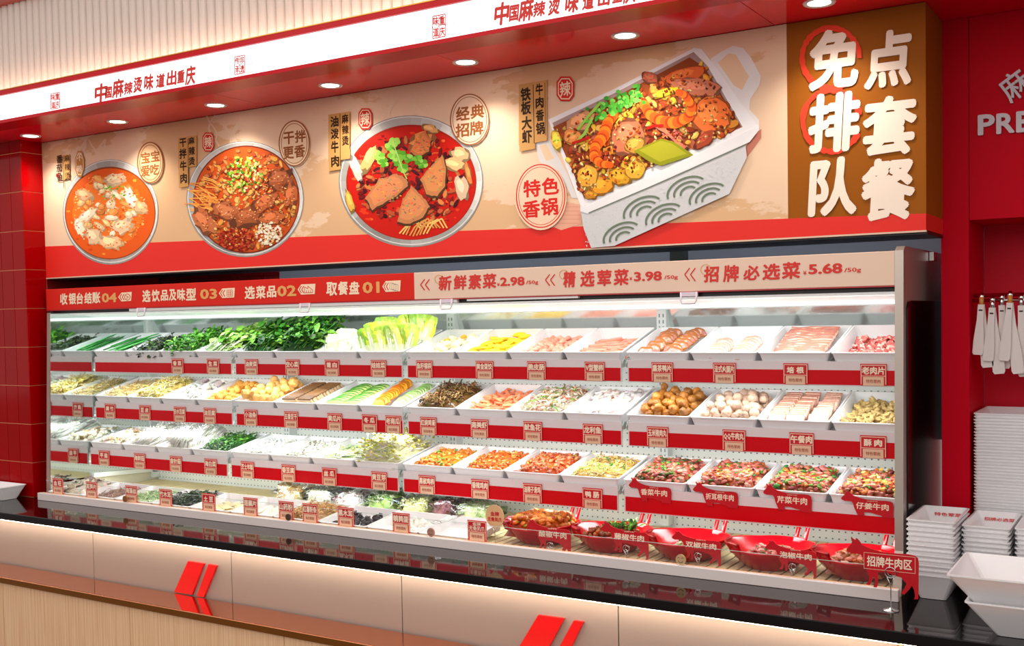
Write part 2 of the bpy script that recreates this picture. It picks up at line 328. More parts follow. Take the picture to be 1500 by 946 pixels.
class PB:                                                    # flat print: coloured shapes, each laid a hair over the last
    def __init__(s, y0): s.mb = MB(); s.y = y0
    def poly(s, pts, c):
        s.y -= 3e-6; q = [at(x, y, s.y) for x, y in pts]; n = len(q)
        cx = sum(p[0] for p in q)/n; cz = sum(p[1] for p in q)/n
        s.mb.add([(x, s.y, z) for x, z in q]+[(cx, s.y, cz)], [(i, (i+1) % n, n) for i in range(n)], 0, c)
    def ngon(s, pts, c):
        s.y -= 3e-6; q = [at(x, y, s.y) for x, y in pts]; s.mb.add([(x, s.y, z) for x, z in q], [tuple(range(len(q)))], 0, c)
    def ell(s, cx, cy, rx, ry, c, rot=0, n=40, jit=0, a0=0, a1=2*PI):
        pts = []
        for k in range(n):
            t = a0+(a1-a0)*k/n; r = 1+R.uniform(-jit, jit); x = rx*r*math.cos(t); y = ry*r*math.sin(t)
            pts.append((cx+x*math.cos(rot)-y*math.sin(rot), cy+x*math.sin(rot)+y*math.cos(rot)))
        s.poly(pts, c)
    def piece(s, cx, cy, rx, ry, c, rot=0, jit=.14, n=11, hi=True, dk=.62):   # one printed chunk: rim tone, body, light patch
        k = R.uniform(.88, 1.1); c = tuple(min(255, v*k) for v in c)
        s.ell(cx+.5, cy+.9, rx*1.12, ry*1.12, tuple(v*dk for v in c), rot, n, jit)
        s.ell(cx, cy, rx, ry, c, rot, n, jit)
        if hi: s.ell(cx-rx*.15, cy-ry*.2, rx*.62, ry*.55, tuple(min(255, v*1.12+12) for v in c), rot, 8, jit)
    def ring(s, cx, cy, rx, ry, wd, c, n=48, a0=0, a1=2*PI, jit=0, rot=0):
        s.y -= 3e-6; vs = []; m = n+1
        for k in range(m):
            t = a0+(a1-a0)*k/n; j = 1+R.uniform(-jit, jit); w2 = wd*j
            for g in (-.5, .5):
                x = (rx+g*w2)*math.cos(t); y = (ry+g*w2)*math.sin(t); X, Zz = at(cx+x*math.cos(rot)-y*math.sin(rot), cy+x*math.sin(rot)+y*math.cos(rot), s.y); vs.append((X, s.y, Zz))
        s.mb.add(vs, [(2*i, 2*i+2, 2*i+3, 2*i+1) for i in range(n)], 0, c)
    def line(s, pts, wd, c):
        for (x0, y0), (x1, y1) in zip(pts, pts[1:]):
            d = math.hypot(x1-x0, y1-y0) or 1; nx, ny = -(y1-y0)/d*wd/2, (x1-x0)/d*wd/2
            s.y -= 3e-6; q = [at(a, b, s.y) for a, b in ((x0+nx, y0+ny), (x1+nx, y1+ny), (x1-nx, y1-ny), (x0-nx, y0-ny))]
            s.mb.add([(x, s.y, z) for x, z in q], [(0, 1, 2, 3)], 0, c)
    def ch(s, items, c, off=.03, res=2, shear=0):
        s.y -= 2e-5; chars(s.mb, items, s.y, 0, off, res, c, shear)
    def done(s, name): return part(s.mb, name, vprint, bd)
def inell(cx, cy, rx, ry):
    a = R.uniform(0, 2*PI); r = math.sqrt(R.random()); return cx+rx*r*math.cos(a), cy+ry*r*math.sin(a)
def bowlrim(p, cx, cy, rx, ry):
    p.ell(cx, cy, rx, ry, (150, 150, 146), n=64)
    for k in range(40):                                       # brushed steel facets of the printed bowl
        a0 = 2*PI*k/40; a1 = 2*PI*(k+1)/40; g = 205+34*math.sin(3*a0+1)*math.cos(a0*2); g = g-55*max(0, math.sin(a0)) + R.uniform(-8, 8)
        r = .985
        p.poly([(cx+rx*r*math.cos(a0), cy+ry*r*math.sin(a0)), (cx+rx*r*math.cos(a1), cy+ry*r*math.sin(a1)), (cx+rx*.8*math.cos(a1), cy+ry*.8*math.sin(a1)), (cx+rx*.8*math.cos(a0), cy+ry*.8*math.sin(a0))], (g, g, g*.97))
    p.ring(cx, cy-1, rx*.975, ry*.97, 1.3, (235, 235, 232))
Y0 = YB-.0034
# steam wisps behind the bowls
p = PB(Y0+.0003)
for cx, cy, n in ((150, 215, 5), (340, 180, 5), (590, 150, 6)):
    for i in range(n):
        x = cx+R.uniform(-35, 35); pts = [(x+8*math.sin(k*.9+i), cy+34-k*9) for k in range(6)]
        p.line(pts, R.uniform(2, 5), (240, 212, 182))
    p.done('steam_print'); p = PB(Y0+.0003)
# 1: orange tomato fish soup
p = PB(Y0); bowlrim(p, 162, 310.5, 70, 77); p.ell(161.5, 312, 66.5, 68, (150, 70, 26), n=60); p.ell(161.5, 312.5, 65, 66, (238, 96, 22), n=60); p.ell(158, 309, 52, 52, (246, 122, 36), n=40, jit=.04)
for i in range(60): x, y = inell(160, 312, 60, 61); p.ell(x, y, R.uniform(1, 3.5), R.uniform(.8, 2.4), R.choice([(252, 160, 60), (222, 74, 14), (255, 190, 100)]), n=7, jit=.2)
for i in range(46):
    x, y = inell(156, 308, 43, 50); p.piece(x, y, R.uniform(4, 10), R.uniform(3, 6), R.choice([(252, 214, 160), (250, 196, 130), (255, 226, 186), (244, 150, 74)]), R.uniform(-1.2, 1.2), dk=.78)
for x, y, a, b, r in ((168, 262, 15, 8, -.35), (124, 285, 11, 7, .4), (192, 290, 17, 7, 1.05), (136, 345, 12, 10, .5), (162, 355, 15, 9, .2), (178, 330, 14, 9, -.4), (116, 332, 12, 6, 1.3), (207, 303, 10, 8, .5), (128, 315, 13, 6, -.6)):
    p.piece(x, y, a, b, R.choice([(254, 220, 176), (250, 204, 150), (255, 232, 200)]), r, n=16, dk=.84, jit=.3)
for i in range(18): x, y = inell(165, 282, 22, 14); p.ell(x, y, 1.9, 1.4, R.choice([(90, 170, 40), (150, 200, 60)]), n=6, jit=.3)
for i in range(260): x, y = inell(160, 308, 56, 56); p.ell(x, y, R.uniform(.7, 2.2), R.uniform(.5, 1.3), R.choice([(255, 206, 140), (236, 110, 36), (250, 170, 90), (222, 84, 20)]), R.uniform(-1, 1), n=6, jit=.3)
p.done('orange_soup_print')
# 2: dry mixed noodles with beef
p = PB(Y0); bowlrim(p, 359, 291.5, 86, 85); p.ell(361, 292, 78, 79, (120, 40, 12), n=60); p.ell(361, 292, 76.5, 77, (206, 84, 26), n=60)
for i in range(420):
    x, y = inell(361, 291, 72, 73); p.piece(x, y, R.uniform(2, 6), R.uniform(1.4, 3.6), R.choice([(222, 110, 40), (240, 160, 70), (190, 60, 22), (176, 72, 34), (250, 190, 100), (214, 130, 74)]), R.uniform(-1.5, 1.5), hi=False, n=7)
for i in range(34):
    x, y = R.uniform(286, 320), R.uniform(262, 310); a = R.uniform(-.2, .7); L = R.uniform(10, 18); p.line([(x-L*math.cos(a), y-L*math.sin(a)), (x, y), (x+L*math.cos(a+.3), y+L*math.sin(a+.3))], 1.5, R.choice([(250, 180, 86), (238, 150, 60)]))
for x, y, a, b, r in ((300, 323, 20, 12, .9), (332, 310, 20, 12, .35), (362, 318, 20, 12, -.3), (388, 296, 18, 11, -.7), (398, 318, 18, 10, -.4), (410, 262, 18, 13, -.5), (425, 285, 9, 16, .1)):
    p.piece(x, y, a, b, R.choice([(198, 112, 66), (182, 96, 52), (208, 124, 80)]), r, n=18, jit=.3); 
    for i in range(16): u, v = inell(x, y, a*.9, b*.9); p.ell(u, v, 1.6, 1, R.choice([(222, 150, 100), (150, 70, 36)]), n=6)
for i in range(170): x, y = inell(347, 351, 27, 17); p.ell(x, y, 2, 1.6, R.choice([(150, 26, 10), (190, 44, 16), (120, 16, 8), (206, 80, 40)]), n=6, jit=.3)
for i in range(120): x, y = inell(394, 342, 19, 17); p.ell(x, y, 2, 1.7, R.choice([(240, 228, 196), (226, 208, 160), (252, 244, 222)]), n=6, jit=.3)
for i in range(90): x, y = inell(358, 255, 28, 26); p.ell(x, y, 2.6, 1.9, R.choice([(110, 170, 40), (60, 130, 30), (160, 200, 70), (246, 226, 170), (236, 180, 110)]), R.uniform(0, 3), n=6, jit=.3)
for i in range(300): x, y = inell(361, 300, 72, 64); p.ell(x, y, R.uniform(.8, 2.4), R.uniform(.5, 1.3), R.choice([(246, 160, 80), (150, 50, 20), (226, 110, 50), (255, 200, 130)]), R.uniform(-1, 1), n=6, jit=.3)
p.done('noodle_bowl_print')
# 3: red chilli oil beef
p = PB(Y0); bowlrim(p, 602, 265.5, 106, 96.5); p.ell(602.5, 267, 95.5, 84.5, (176, 36, 10), n=70); p.ell(602.5, 268, 93, 82, (208, 24, 8), n=70)
for i in range(150): x, y = inell(602, 267, 88, 77); p.ell(x, y, R.uniform(1, 5), R.uniform(.8, 2.6), R.choice([(236, 60, 20), (180, 12, 4), (246, 110, 50), (140, 6, 2)]), n=8, jit=.25)
for i in range(230):
    x, y = inell(602, 262, 80, 66); p.piece(x, y, R.uniform(3, 8), R.uniform(2, 3.4), R.choice([(130, 16, 14), (170, 30, 20), (90, 12, 18), (200, 90, 50), (70, 16, 26), (214, 130, 70)]), R.uniform(-1.5, 1.5), hi=False, n=7)
for x, y, a, b, r, c in ((522, 246, 7, 18, -.35, (250, 232, 216)), (541, 232, 7, 20, .5, (240, 196, 120)), (673, 226, 13, 9, .2, (248, 206, 150)), (676, 275, 9, 17, -.25, (248, 214, 176)), (665, 240, 14, 8, .2, (246, 190, 130)), (618, 207, 18, 12, -.6, (224, 140, 76)), (512, 295, 5, 16, -.3, (250, 196, 90)), (630, 188, 12, 5, .3, (246, 180, 110)), (686, 255, 4, 16, -.2, (250, 150, 80))): p.piece(x, y, a, b, c, r, jit=.26, n=15)
for i in range(9):
    x = 585+i*5; p.line([(x, 346-abs(4-i)), (x+8, 330+R.uniform(-5, 5)), (x+22, 324+R.uniform(-5, 5)), (x+30, 334)], 2.2, R.choice([(246, 200, 110), (226, 160, 80)]))
def meat(p, pts, c):
    cx = sum(a for a, b in pts)/len(pts); cy = sum(b for a, b in pts)/len(pts)
    fine = []
    for (a, b), (c2, d) in zip(pts, pts[1:]+pts[:1]):
        for k in range(4): t = k/4; fine.append((a+(c2-a)*t+R.uniform(-1, 1), b+(d-b)*t+R.uniform(-1, 1)))
    p.poly([(cx+(a-cx)*1.06+1, cy+(b-cy)*1.06+2) for a, b in fine], tuple(v*.4 for v in c)); p.poly(fine, c)
    p.poly([(cx+(a-cx)*.8-1, cy+(b-cy)*.8-1) for a, b in fine], tuple(min(255, v*1.1) for v in c))
    rx = (max(a for a, b in pts)-min(a for a, b in pts))*.36; ry = (max(b for a, b in pts)-min(b for a, b in pts))*.36
    for i in range(46): u, v = inell(cx, cy, rx, ry); p.ell(u, v, R.uniform(1.2, 3), R.uniform(.5, 1.2), tuple(min(255, q*R.choice([.78, .88, 1.18, 1.28])) for q in c), R.uniform(-1, 1), n=6)
meat(p, [(535, 290), (556, 262), (580, 254), (596, 262), (598, 272), (580, 288), (560, 298), (545, 308)], (204, 132, 84))
meat(p, [(581, 325), (590, 292), (603, 272), (618, 286), (629, 302), (620, 318), (600, 328)], (206, 134, 84))
meat(p, [(616, 262), (634, 240), (648, 226), (654, 246), (652, 272), (640, 288), (624, 284)], (208, 136, 80))
meat(p, [(600, 222), (612, 200), (622, 192), (632, 204), (628, 222), (612, 230)], (206, 120, 66))
for x, y in ((561, 238), (556, 228), (583, 236), (590, 246), (598, 232), (575, 226), (619, 240), (612, 234), (572, 214), (578, 208), (586, 226)):
    for k in range(5): a = k*1.26+R.random(); p.ell(x+4.5*math.cos(a), y+4*math.sin(a), 4.4, 3.6, R.choice([(120, 200, 60), (90, 170, 40), (160, 220, 90)]), n=8, jit=.2)
p.line([(575, 206), (590, 250), (596, 262)], 1.6, (190, 220, 120)); p.done('chilli_bowl_print')
# 4: white pot of spicy stir-fry
p = PB(Y0)
p.ngon([(800, 300), (812, 294), (852, 300), (852, 328), (822, 337), (810, 332)], (236, 176, 150)); p.ngon([(1090, 222), (1100, 200), (1115, 189), (1115, 202), (1092, 233)], (206, 130, 112))
for i in range(5): p.line([(812+i*1, 303+i*6), (850, 303+i*6)], .8, (220, 150, 126))
p.ngon([(1041, 86), (1056, 76), (1073, 67), (1088, 70), (1100, 84), (1115, 112), (1112, 126), (1099, 145), (1098, 160), (1112, 176), (1112, 188), (1085, 170), (1045, 110)], (238, 236, 234))
p.ngon([(1052, 92), (1067, 78), (1078, 80), (1097, 112), (1087, 132), (1075, 125)], (240, 208, 172))
p.ngon([(784, 211), (796, 205), (805, 206), (815, 224), (832, 256), (846, 290), (838, 290), (818, 250), (800, 244), (790, 236)], (226, 222, 220))
p.ngon([(790, 213), (800, 211), (812, 232), (800, 236)], (240, 208, 172))
p.ngon([(803, 175), (900, 130), (1017, 70), (1028, 72), (1050, 100), (1085, 150), (1112, 187), (980, 244), (863, 302), (850, 300)], (244, 244, 246))
p.ngon([(809, 180), (905, 134), (1016, 76), (1036, 96), (1088, 186), (980, 234), (856, 292)], (176, 150, 146))
p.ngon([(810, 186), (905, 140), (1010, 84), (1032, 98), (1086, 186), (980, 231), (856, 290)], (150, 70, 26))
def inq():
    u = R.random(); v = R.random()                            # inside the pot mouth
    a = (812+(1024-812)*u, 190+(92-190)*u); b = (856+(1084-856)*u, 286+(186-286)*u); return a[0]+(b[0]-a[0])*v, a[1]+(b[1]-a[1])*v
for i in range(520):
    x, y = inq(); p.piece(x, y, R.uniform(3, 9), R.uniform(2, 5), R.choice([(206, 96, 30), (190, 70, 24), (236, 150, 50), (160, 54, 26), (226, 176, 84), (176, 90, 60), (246, 196, 60), (140, 44, 20)]), R.uniform(-1.5, 1.5), hi=R.random() < .4, n=8)
for x, y, a, b, r, c in ((850, 178, 22, 12, -.5, (232, 160, 110)), (838, 200, 12, 10, .2, (244, 150, 80)), (1003, 110, 28, 11, -.25, (238, 110, 50)), (1020, 127, 34, 12, .15, (216, 130, 96)), (952, 113, 12, 8, .3, (196, 100, 66)), (920, 200, 22, 26, .3, (196, 112, 78)), (1042, 168, 26, 25, .1, (238, 116, 50)), (930, 212, 14, 12, -.5, (240, 170, 70)), (975, 135, 20, 5, -.3, (244, 206, 40)), (908, 258, 16, 12, .2, (232, 166, 40)), (880, 272, 17, 12, -.2, (230, 150, 40)), (860, 258, 14, 17, .2, (236, 170, 60)), (930, 248, 14, 13, 0, (236, 180, 60)), (865, 285, 9, 6, 0, (230, 150, 40)), (1032, 204, 17, 8, -.7, (170, 70, 40)), (815, 205, 7, 14, -.2, (250, 210, 70))):
    p.piece(x, y, a, b, c, r, n=16)
    for i in range(10): u, v = inell(x, y, a*.8, b*.8); p.ell(u, v, 1.8, 1, tuple(min(255, q*R.choice([.75, 1.2])) for q in c), n=6)
for i in range(420):
    x, y = inq(); p.piece(x, y, R.uniform(1, 3.2), R.uniform(.7, 1.7), R.choice([(250, 190, 90), (160, 50, 20), (236, 120, 40), (255, 220, 150), (130, 40, 16), (220, 90, 30)]), R.uniform(-1.5, 1.5), hi=False, n=6)
meat(p, [(990, 205), (975, 188), (958, 186), (980, 200), (1000, 222), (1006, 214)], (220, 120, 90))
p.ngon([(928, 221), (968, 203), (988, 208), (1016, 227), (968, 243), (950, 236)], (150, 154, 26)); p.ngon([(936, 220), (968, 206), (984, 210), (1006, 225), (966, 237)], (180, 178, 40))
for pts, r0 in (([(900, 168), (890, 180), (884, 200), (872, 214), (870, 230), (880, 240), (896, 242)], 9), ([(942, 150), (952, 168), (970, 178), (990, 180), (1008, 172), (1014, 156), (1004, 140), (992, 134)], 9)):
    for k in range(40):                                       # prawns: rows of segments
        t = k/40*(len(pts)-1); i = int(t); f = t-i; x = pts[i][0]*(1-f)+pts[i+1][0]*f; y = pts[i][1]*(1-f)+pts[i+1][1]*f
        rr = r0*(1-.45*abs(k-14)/26); p.ell(x, y, rr, rr, (200, 60, 10) if k % 5 == 0 else ((248, 130, 30) if k % 5 < 3 else (238, 96, 24)), n=12)
for i in range(90):
    t = R.random(); x = 866+72*t+R.uniform(-9, 9); y = 168-32*t+R.uniform(-13, 13); p.ell(x, y, R.uniform(2.5, 5), R.uniform(2, 4), R.choice([(90, 190, 60), (60, 160, 50), (130, 214, 90)]), R.uniform(0, 3), n=7, jit=.25)
for q in ([(846, 190), (860, 172), (880, 150)], [(868, 172), (856, 196), (842, 210)]): p.line(q, 4, (150, 200, 80))
p.line([(838, 210), (855, 204), (864, 201)], 4, (190, 20, 14)); p.line([(948, 188), (960, 184), (972, 184)], 4, (200, 24, 14))
# pot front
p.ngon([(850, 304), (1092, 212), (1094, 230), (1068, 284), (900, 360), (866, 363), (855, 335)], (214, 216, 218))
for i in range(500):
    u, v = R.random(), R.random(); x = 858+u*222; y = 304+(217-304)*u+6+v*(52-14*u); p.ell(x, y, 1.0, .8, R.choice([(206, 208, 210), (222, 224, 226)]), n=5)
p.ngon([(850, 297), (856, 302), (1112, 183), (1112, 190), (1098, 208), (862, 313), (850, 310)], (240, 242, 244)); p.line([(862, 312), (980, 262), (1092, 212)], 1.6, (120, 128, 116)); p.line([(850, 298), (857, 303), (1110, 184)], 1.4, (252, 252, 252))
for cx, cy, s_ in ((1006, 279, 1), (1037, 288, .95), (942, 308, 1), (973, 318, .95), (911, 345, .95)):
    for q in range(3): p.ring(cx+q*1.2, cy+q*1.5, (30-9*q)*s_, (18-5*q)*s_, 3.0, (112, 128, 108), 20, PI*1.0, PI*1.9, 0, -.42)
p.done('white_pot_print')
# captions
p = PB(Y0-.0052)
def plaque(x0, y0, x1, y1, c=(214, 160, 92)): p.ngon([(x0, y0+(x1-x0)*.17), (x1, y0), (x1, y1), (x0, y1+(x1-x0)*.17)], c)
def stamp(cx, cy, rx, ry, t4, c, bg, k=1.0):
    if bg: p.ell(cx, cy, rx+1, ry+1, bg, -.05)
    p.ring(cx, cy, rx, ry, 1.7, c); p.ring(cx, cy, rx-3.2*k, ry-3.8*k, .9, c)
    w_, h_ = rx*.72, ry*.56
    p.ch([(t4[0], cx-rx*.36, cy-ry*.24, w_, h_), (t4[1], cx+rx*.40, cy-ry*.32, w_, h_), (t4[2], cx-rx*.38, cy+ry*.42, w_, h_), (t4[3], cx+rx*.36, cy+ry*.34, w_, h_)], c, .05)
def octa(cx, cy, rx, ry, c, in_, cap=False):
    k = .45 if not cap else .6
    pts = [(cx+rx*a, cy+ry*b) for a, b in ((-1, -1+k), (-1+k, -1), (1-k, -1), (1, -1+k), (1, 1-k), (1-k, 1), (-1+k, 1), (-1, 1-k))]
    p.ngon(pts, c); p.ngon([(cx+(a-cx)*.84, cy+(b-cy)*.86) for a, b in pts], in_); p.ngon([(cx+(a-cx)*.74, cy+(b-cy)*.77) for a, b in pts], c)
BK = (52, 30, 12); RD = (214, 44, 34); CR = (252, 226, 194); BR = (152, 86, 36)
if p.mb.v: p.done('caption_print')
p = PB(Y0-.0052)
plaque(92, 226, 102, 262); p.ch([('番', 87, 233, 9, 12), ('茄', 87, 246, 9, 12), ('鱼', 87.5, 259, 9, 13), ('香', 87.5, 271, 8, 7)][:3], BK, .035); p.ch([('麻', 98, 232, 8, 10), ('辣', 98.5, 245, 8, 11), ('烫', 99, 258, 8, 11)], BK, .035); p.line([(93, 229), (93.5, 276)], .8, BK)
p.ell(84, 257, 2.2, 3, RD)
if p.mb.v: p.done('caption_print')
p = PB(Y0-.0052)
octa(116.5, 240, 6.8, 19, (196, 138, 66), CR, True); p.ch([('不', 116.5, 231, 8, 10), ('辣', 116.5, 247, 8, 11)], CR, .03)
if p.mb.v: p.done('caption_print')
p = PB(Y0-.0052)
stamp(220, 238, 18.5, 29.5, '宝宝爱吃', BR, (238, 196, 150))
if p.mb.v: p.done('caption_print')
p = PB(Y0-.0052)
plaque(261, 198, 288, 243); p.ngon([(261, 203), (275, 201), (276, 273), (262, 275)], (214, 160, 92))
p.ch([('干', 268, 209, 10, 13), ('拌', 268, 225, 11, 15), ('牛', 268.5, 243, 10, 15), ('肉', 269, 261, 10, 15)], BK, .06); p.ch([('麻', 280.5, 206, 9, 11), ('辣', 281, 221, 9, 13), ('烫', 281, 236, 9, 12)], BK, .06); p.line([(275.5, 203), (276, 270)], .9, BK)
if p.mb.v: p.done('caption_print')
p = PB(Y0-.0052)
octa(305, 208, 8.5, 14, RD, CR); p.ch([('辣', 305, 208, 11, 17)], CR, .035)
if p.mb.v: p.done('caption_print')
p = PB(Y0-.0052)
stamp(431, 210, 22, 33, '干拌更香', BR, (244, 214, 178))
if p.mb.v: p.done('caption_print')
p = PB(Y0-.0052)
plaque(481, 163, 513, 232); p.ngon([(481, 168), (499, 165), (499, 248), (482, 251)], (214, 160, 92))
p.ch([('油', 490, 178, 12, 16), ('泼', 490.5, 196, 12, 16), ('牛', 490.5, 215, 11, 18), ('肉', 491, 236, 12, 17)], BK, .06); p.ch([('麻', 505.5, 174, 10, 14), ('辣', 506, 190, 10, 14), ('烫', 506, 206, 10, 14)], BK, .06); p.line([(498, 167), (498.5, 243)], .9, BK); p.line([(512, 166), (512.5, 218)], .7, BK)
if p.mb.v: p.done('caption_print')
p = PB(Y0-.0052)
octa(535, 174, 10, 15.5, RD, CR); p.ch([('辣', 535, 174, 13, 19)], CR, .035)
if p.mb.v: p.done('caption_print')
p = PB(Y0-.0052)
stamp(688, 175, 28, 37, '经典招牌', BR, (244, 214, 184))
if p.mb.v: p.done('caption_print')
p = PB(Y0-.0052)
plaque(760, 117, 801, 206); p.ngon([(760, 124), (782, 120), (784, 218), (761, 222)], (206, 156, 92))
p.ch([('铁', 770, 138, 15, 20), ('板', 770.5, 158, 15, 20), ('大', 771.5, 180, 15, 20), ('虾', 772, 200, 15, 20)], BK, .06); p.ch([('牛', 790, 131, 11, 18), ('肉', 790.5, 150, 12, 17), ('香', 791, 169, 12, 17), ('锅', 791.5, 188, 13, 18)], BK, .06); p.line([(781, 124), (782.5, 210)], 1, BK); p.line([(798, 121), (799, 198)], .8, BK)
if p.mb.v: p.done('caption_print')
p = PB(Y0-.0052)
octa(828, 130, 12.8, 18, RD, CR); p.ch([('辣', 828, 130, 16, 22)], CR, .035)
if p.mb.v: p.done('caption_print')
p = PB(Y0-.0052)
p.ell(792, 288, 38, 49, (246, 214, 184)); stamp(792, 287, 35.5, 46, '特色香锅', (222, 40, 32), None)
p.done('caption_print')
# big slogan at the right end
p = PB(YB-.0045)
p.ring(1217, 85, 42, 44, 8, (238, 66, 40), 60, .5, 2*PI+.0, .25); p.ring(1218, 177, 42, 45, 8, (238, 66, 40), 60, .4, 2*PI-.2, .3)
CRM = (255, 238, 220)
p.ch([('免', 1222, 86, 74, 88), ('排', 1222, 179, 76, 88), ('队', 1221, 273, 72, 86), ('点', 1302, 86, 70, 84), ('套', 1303, 184, 80, 88), ('餐', 1301, 277, 80, 92)], CRM, .062, 4, .06)
p.done('slogan_print')

# ================================================================== fridge
YS = 3.68
fr = empty('display_fridge', (-3.0, 4.0, ZC), 'long open white refrigerated display case with three sloping shelves under a price header', 'fridge')
FX0, FX1 = -5.206, -.793
zh0, zh1 = H+.0195*YS+.004, H+.0515*YS
# header sign
XS = -.7518*YS
hd_red = mat('header_red', (220, 42, 30), .5, spec=.15); hd_bg = mat('header_beige', (234, 204, 182), .5)
o = part(MB().bbox(-5.275, XS, YS, YS+.02, zh0, zh1, .002), 'red_header', hd_red, fr, label='red header lettered with numbered steps 04 to 01')
o = part(MB().bbox(XS+.0005, FX1, YS, YS+.02, zh0, zh1, .002), 'beige_header', hd_bg, fr, label='beige header lettered with prices 2.98, 3.98 and 5.68')
part(MB().box(-5.275, FX1, YS+.001, YS+.02, zh0-.004, zh0), 'header_lip', mat('lip_red', (190, 40, 50), .4), fr)
YH = YS-.0008
def hline(items, m, name, off=.055, shear=.06, res=2):
    mb = MB(); chars(mb, items, YH, 0, off, res, None, shear); part(mb, name, m, fr)
hl = [('收', 93.5, 438, 11, 17), ('银', 106, 437.5, 11, 17), ('台', 117, 437, 10, 17), ('结', 129, 436.5, 11, 17), ('账', 141, 436, 12, 17),
      ('选', 214.5, 433.5, 12, 18), ('饮', 228, 433, 12, 18), ('品', 241, 432.5, 11, 16), ('及', 253, 432, 11, 17), ('味', 265.5, 431.5, 12, 18), ('型', 280, 431, 15, 18),
      ('选', 366, 428.5, 15, 19), ('菜', 382, 428, 14, 19), ('品', 398, 427, 14, 17), ('取', 486, 423, 16, 20), ('餐', 502.5, 422, 15, 20), ('盘', 519, 421.5, 15, 19)]
for a_, b_ in ((0, 5), (5, 11), (11, 14), (14, 17)): hline(hl[a_:b_], print_cream, 'lettering')
for q_ in [('04', 160, 436, 22, 14), ('03', 305.5, 430.5, 25, 15), ('02', 420, 426, 28, 16), ('01', 543.5, 421, 25, 17)]: hline([q_], print_tan, 'lettering', .05, 0)
h2 = [('新', 652, 414.5, 19, 22), ('鲜', 674, 413.5, 19, 22), ('素', 695.5, 412.5, 19, 22), ('菜', 717, 411.5, 20, 22), ('精', 834, 409, 18, 24), ('选', 860.5, 408, 21, 24), ('荤', 885, 407, 21, 24), ('菜', 910, 406, 22, 24),
       ('招', 1042, 401.5, 22, 24), ('牌', 1071, 400.5, 23, 25), ('必', 1101, 399.5, 24, 22), ('选', 1130, 398, 26, 24), ('菜', 1159, 396, 27, 25)]
for a_, b_ in ((0, 4), (4, 8), (8, 13)): hline(h2[a_:b_], print_red, 'lettering')
for q_ in [('2.98', 750.5, 412, 36, 13), ('3.98', 949, 404.5, 41, 14), ('5.68', 1209, 393.5, 50, 15)]: hline([q_], print_red, 'lettering', .06, .0, 3)
for q_ in [('/50g', 779.5, 414, 18, 7), ('/50g', 983, 406.5, 20, 7), ('/50g', 1249, 396, 25, 8), ('¥', 730, 416.5, 4, 5), ('¥', 924, 408, 4, 5), ('¥', 1179, 399.5, 5, 6)]: hline([q_], print_red, 'lettering', .04, 0)
p = PB(YH)
for x, y, k in ((616, 417, 1), (799, 410, 1.05), (1003, 402, 1.2)):
    for d in (0, 7*k): p.line([(x+6*k+d, y-8*k), (x+d, y), (x+6*k+d, y+8*k)], 1.6, (214, 50, 40))
    part(p.mb, 'chevron', vprint, fr); p = PB(YH)
for x, y, r in ((643, 409, 6), (826, 402, 6.5), (1034, 395, 7.5)): p.ring(x, y, r, r, .9, (214, 160, 90)); part(p.mb, 'ring_mark', vprint, fr); p = PB(YH)
for x0, x1, y, hh in ((173, 193, 435, 6.5), (320.5, 344, 429.5, 7), (436, 462, 424, 7.5), (560, 587, 419.5, 8)):
    if p.mb.v: part(p.mb, 'step_symbol', vprint, fr); p = PB(YH)
    p.ngon([(x0, y), (x0+5, y-hh), (x1, y-hh-1), (x1-1, y+hh-1), (x0+5, y+hh)], CR)
    for d in (2.5, 6): p.line([(x0+d+3, y-hh*.7), (x0+d, y), (x0+d+3, y+hh*.7)], 1.2, (200, 40, 36))
    if x0 < 200: p.ring(x0+13.5, y, 4, 4.4, 1, (200, 60, 50)); p.line([(x0+11, y-2), (x0+15, y), (x0+12, y+2.5)], 1, (200, 60, 50))
    elif x0 < 400:
        for a in range(4): p.line([(x0+12, y-4.5+a*3), (x0+20, y-4.8+a*3)], .7, (200, 60, 50)); p.line([(x0+12+a*2.6, y-4.5), (x0+12+a*2.6, y+4.5)], .7, (200, 60, 50))
    elif x0 < 500:
        p.line([(x0+10, y+5), (x0+10, y-4), (x0+15, y-1), (x0+15, y-5), (x0+22, y+1), (x0+22, y+4.6), (x0+10, y+5)], .9, (200, 60, 50))
        for a in range(3): p.line([(x0+13+a*3, y+1), (x0+13+a*3, y+4.6)], .9, (200, 60, 50))
    else:
        for a in range(3): p.line([(x0+11+a*3, y-5+a), (x0+11+a*3, y+4+a), (x0+17+a*3, y+4.5+a), (x0+17+a*3, y-4.5+a), (x0+11+a*3, y-5+a)], .7, (170, 150, 140))
part(p.mb, 'step_symbol', vprint, fr)
# canopy, light housing, mirror, night-blind handles
part(MB().extr([(YS+.022, zh0+.002), (YS+.022, zh1-.002), (YS+.05, zh1-.004), (4.40, zh1-.004), (4.40, H+.075), (YS+.05, H+.075)], -5.29, FX1), 'canopy', mat('canopy_grey', (92, 98, 108), .35), fr)
part(MB().box(-5.25, FX1, YS+.024, YS+.07, H+.0565, H+.0750), 'blind_slot', black, fr)
part(MB().box(-4.6, -2.55, YS+.004, YS+.022, zh0-.018, zh0-.0045), 'blind_bar', white_pl, fr)
part(MB().box(-2.5, -1.98, YS+.004, YS+.022, zh0-.013, zh0-.0045), 'blind_bar', white_pl, fr)
yl = [(YS+.09, H+.0560), (YS+.13, H+.0560), (4.33, H+.10), (4.34, H+.012), (4.20, H+.020), (3.96, H+.036), (3.94, H+.030), (3.88, H+.045), (YS+.10, H+.048)]
part(MB().extr(yl, FX0, FX1), 'light_housing', mat('housing_white_glow', (238, 244, 242), .3, emit=.42), fr)  # glow in the material stands in for light on the housing's underside
part(MB().box(FX0, FX1, 3.955, 3.975, H+.018, H+.030), 'light_tube', tube_e, fr)
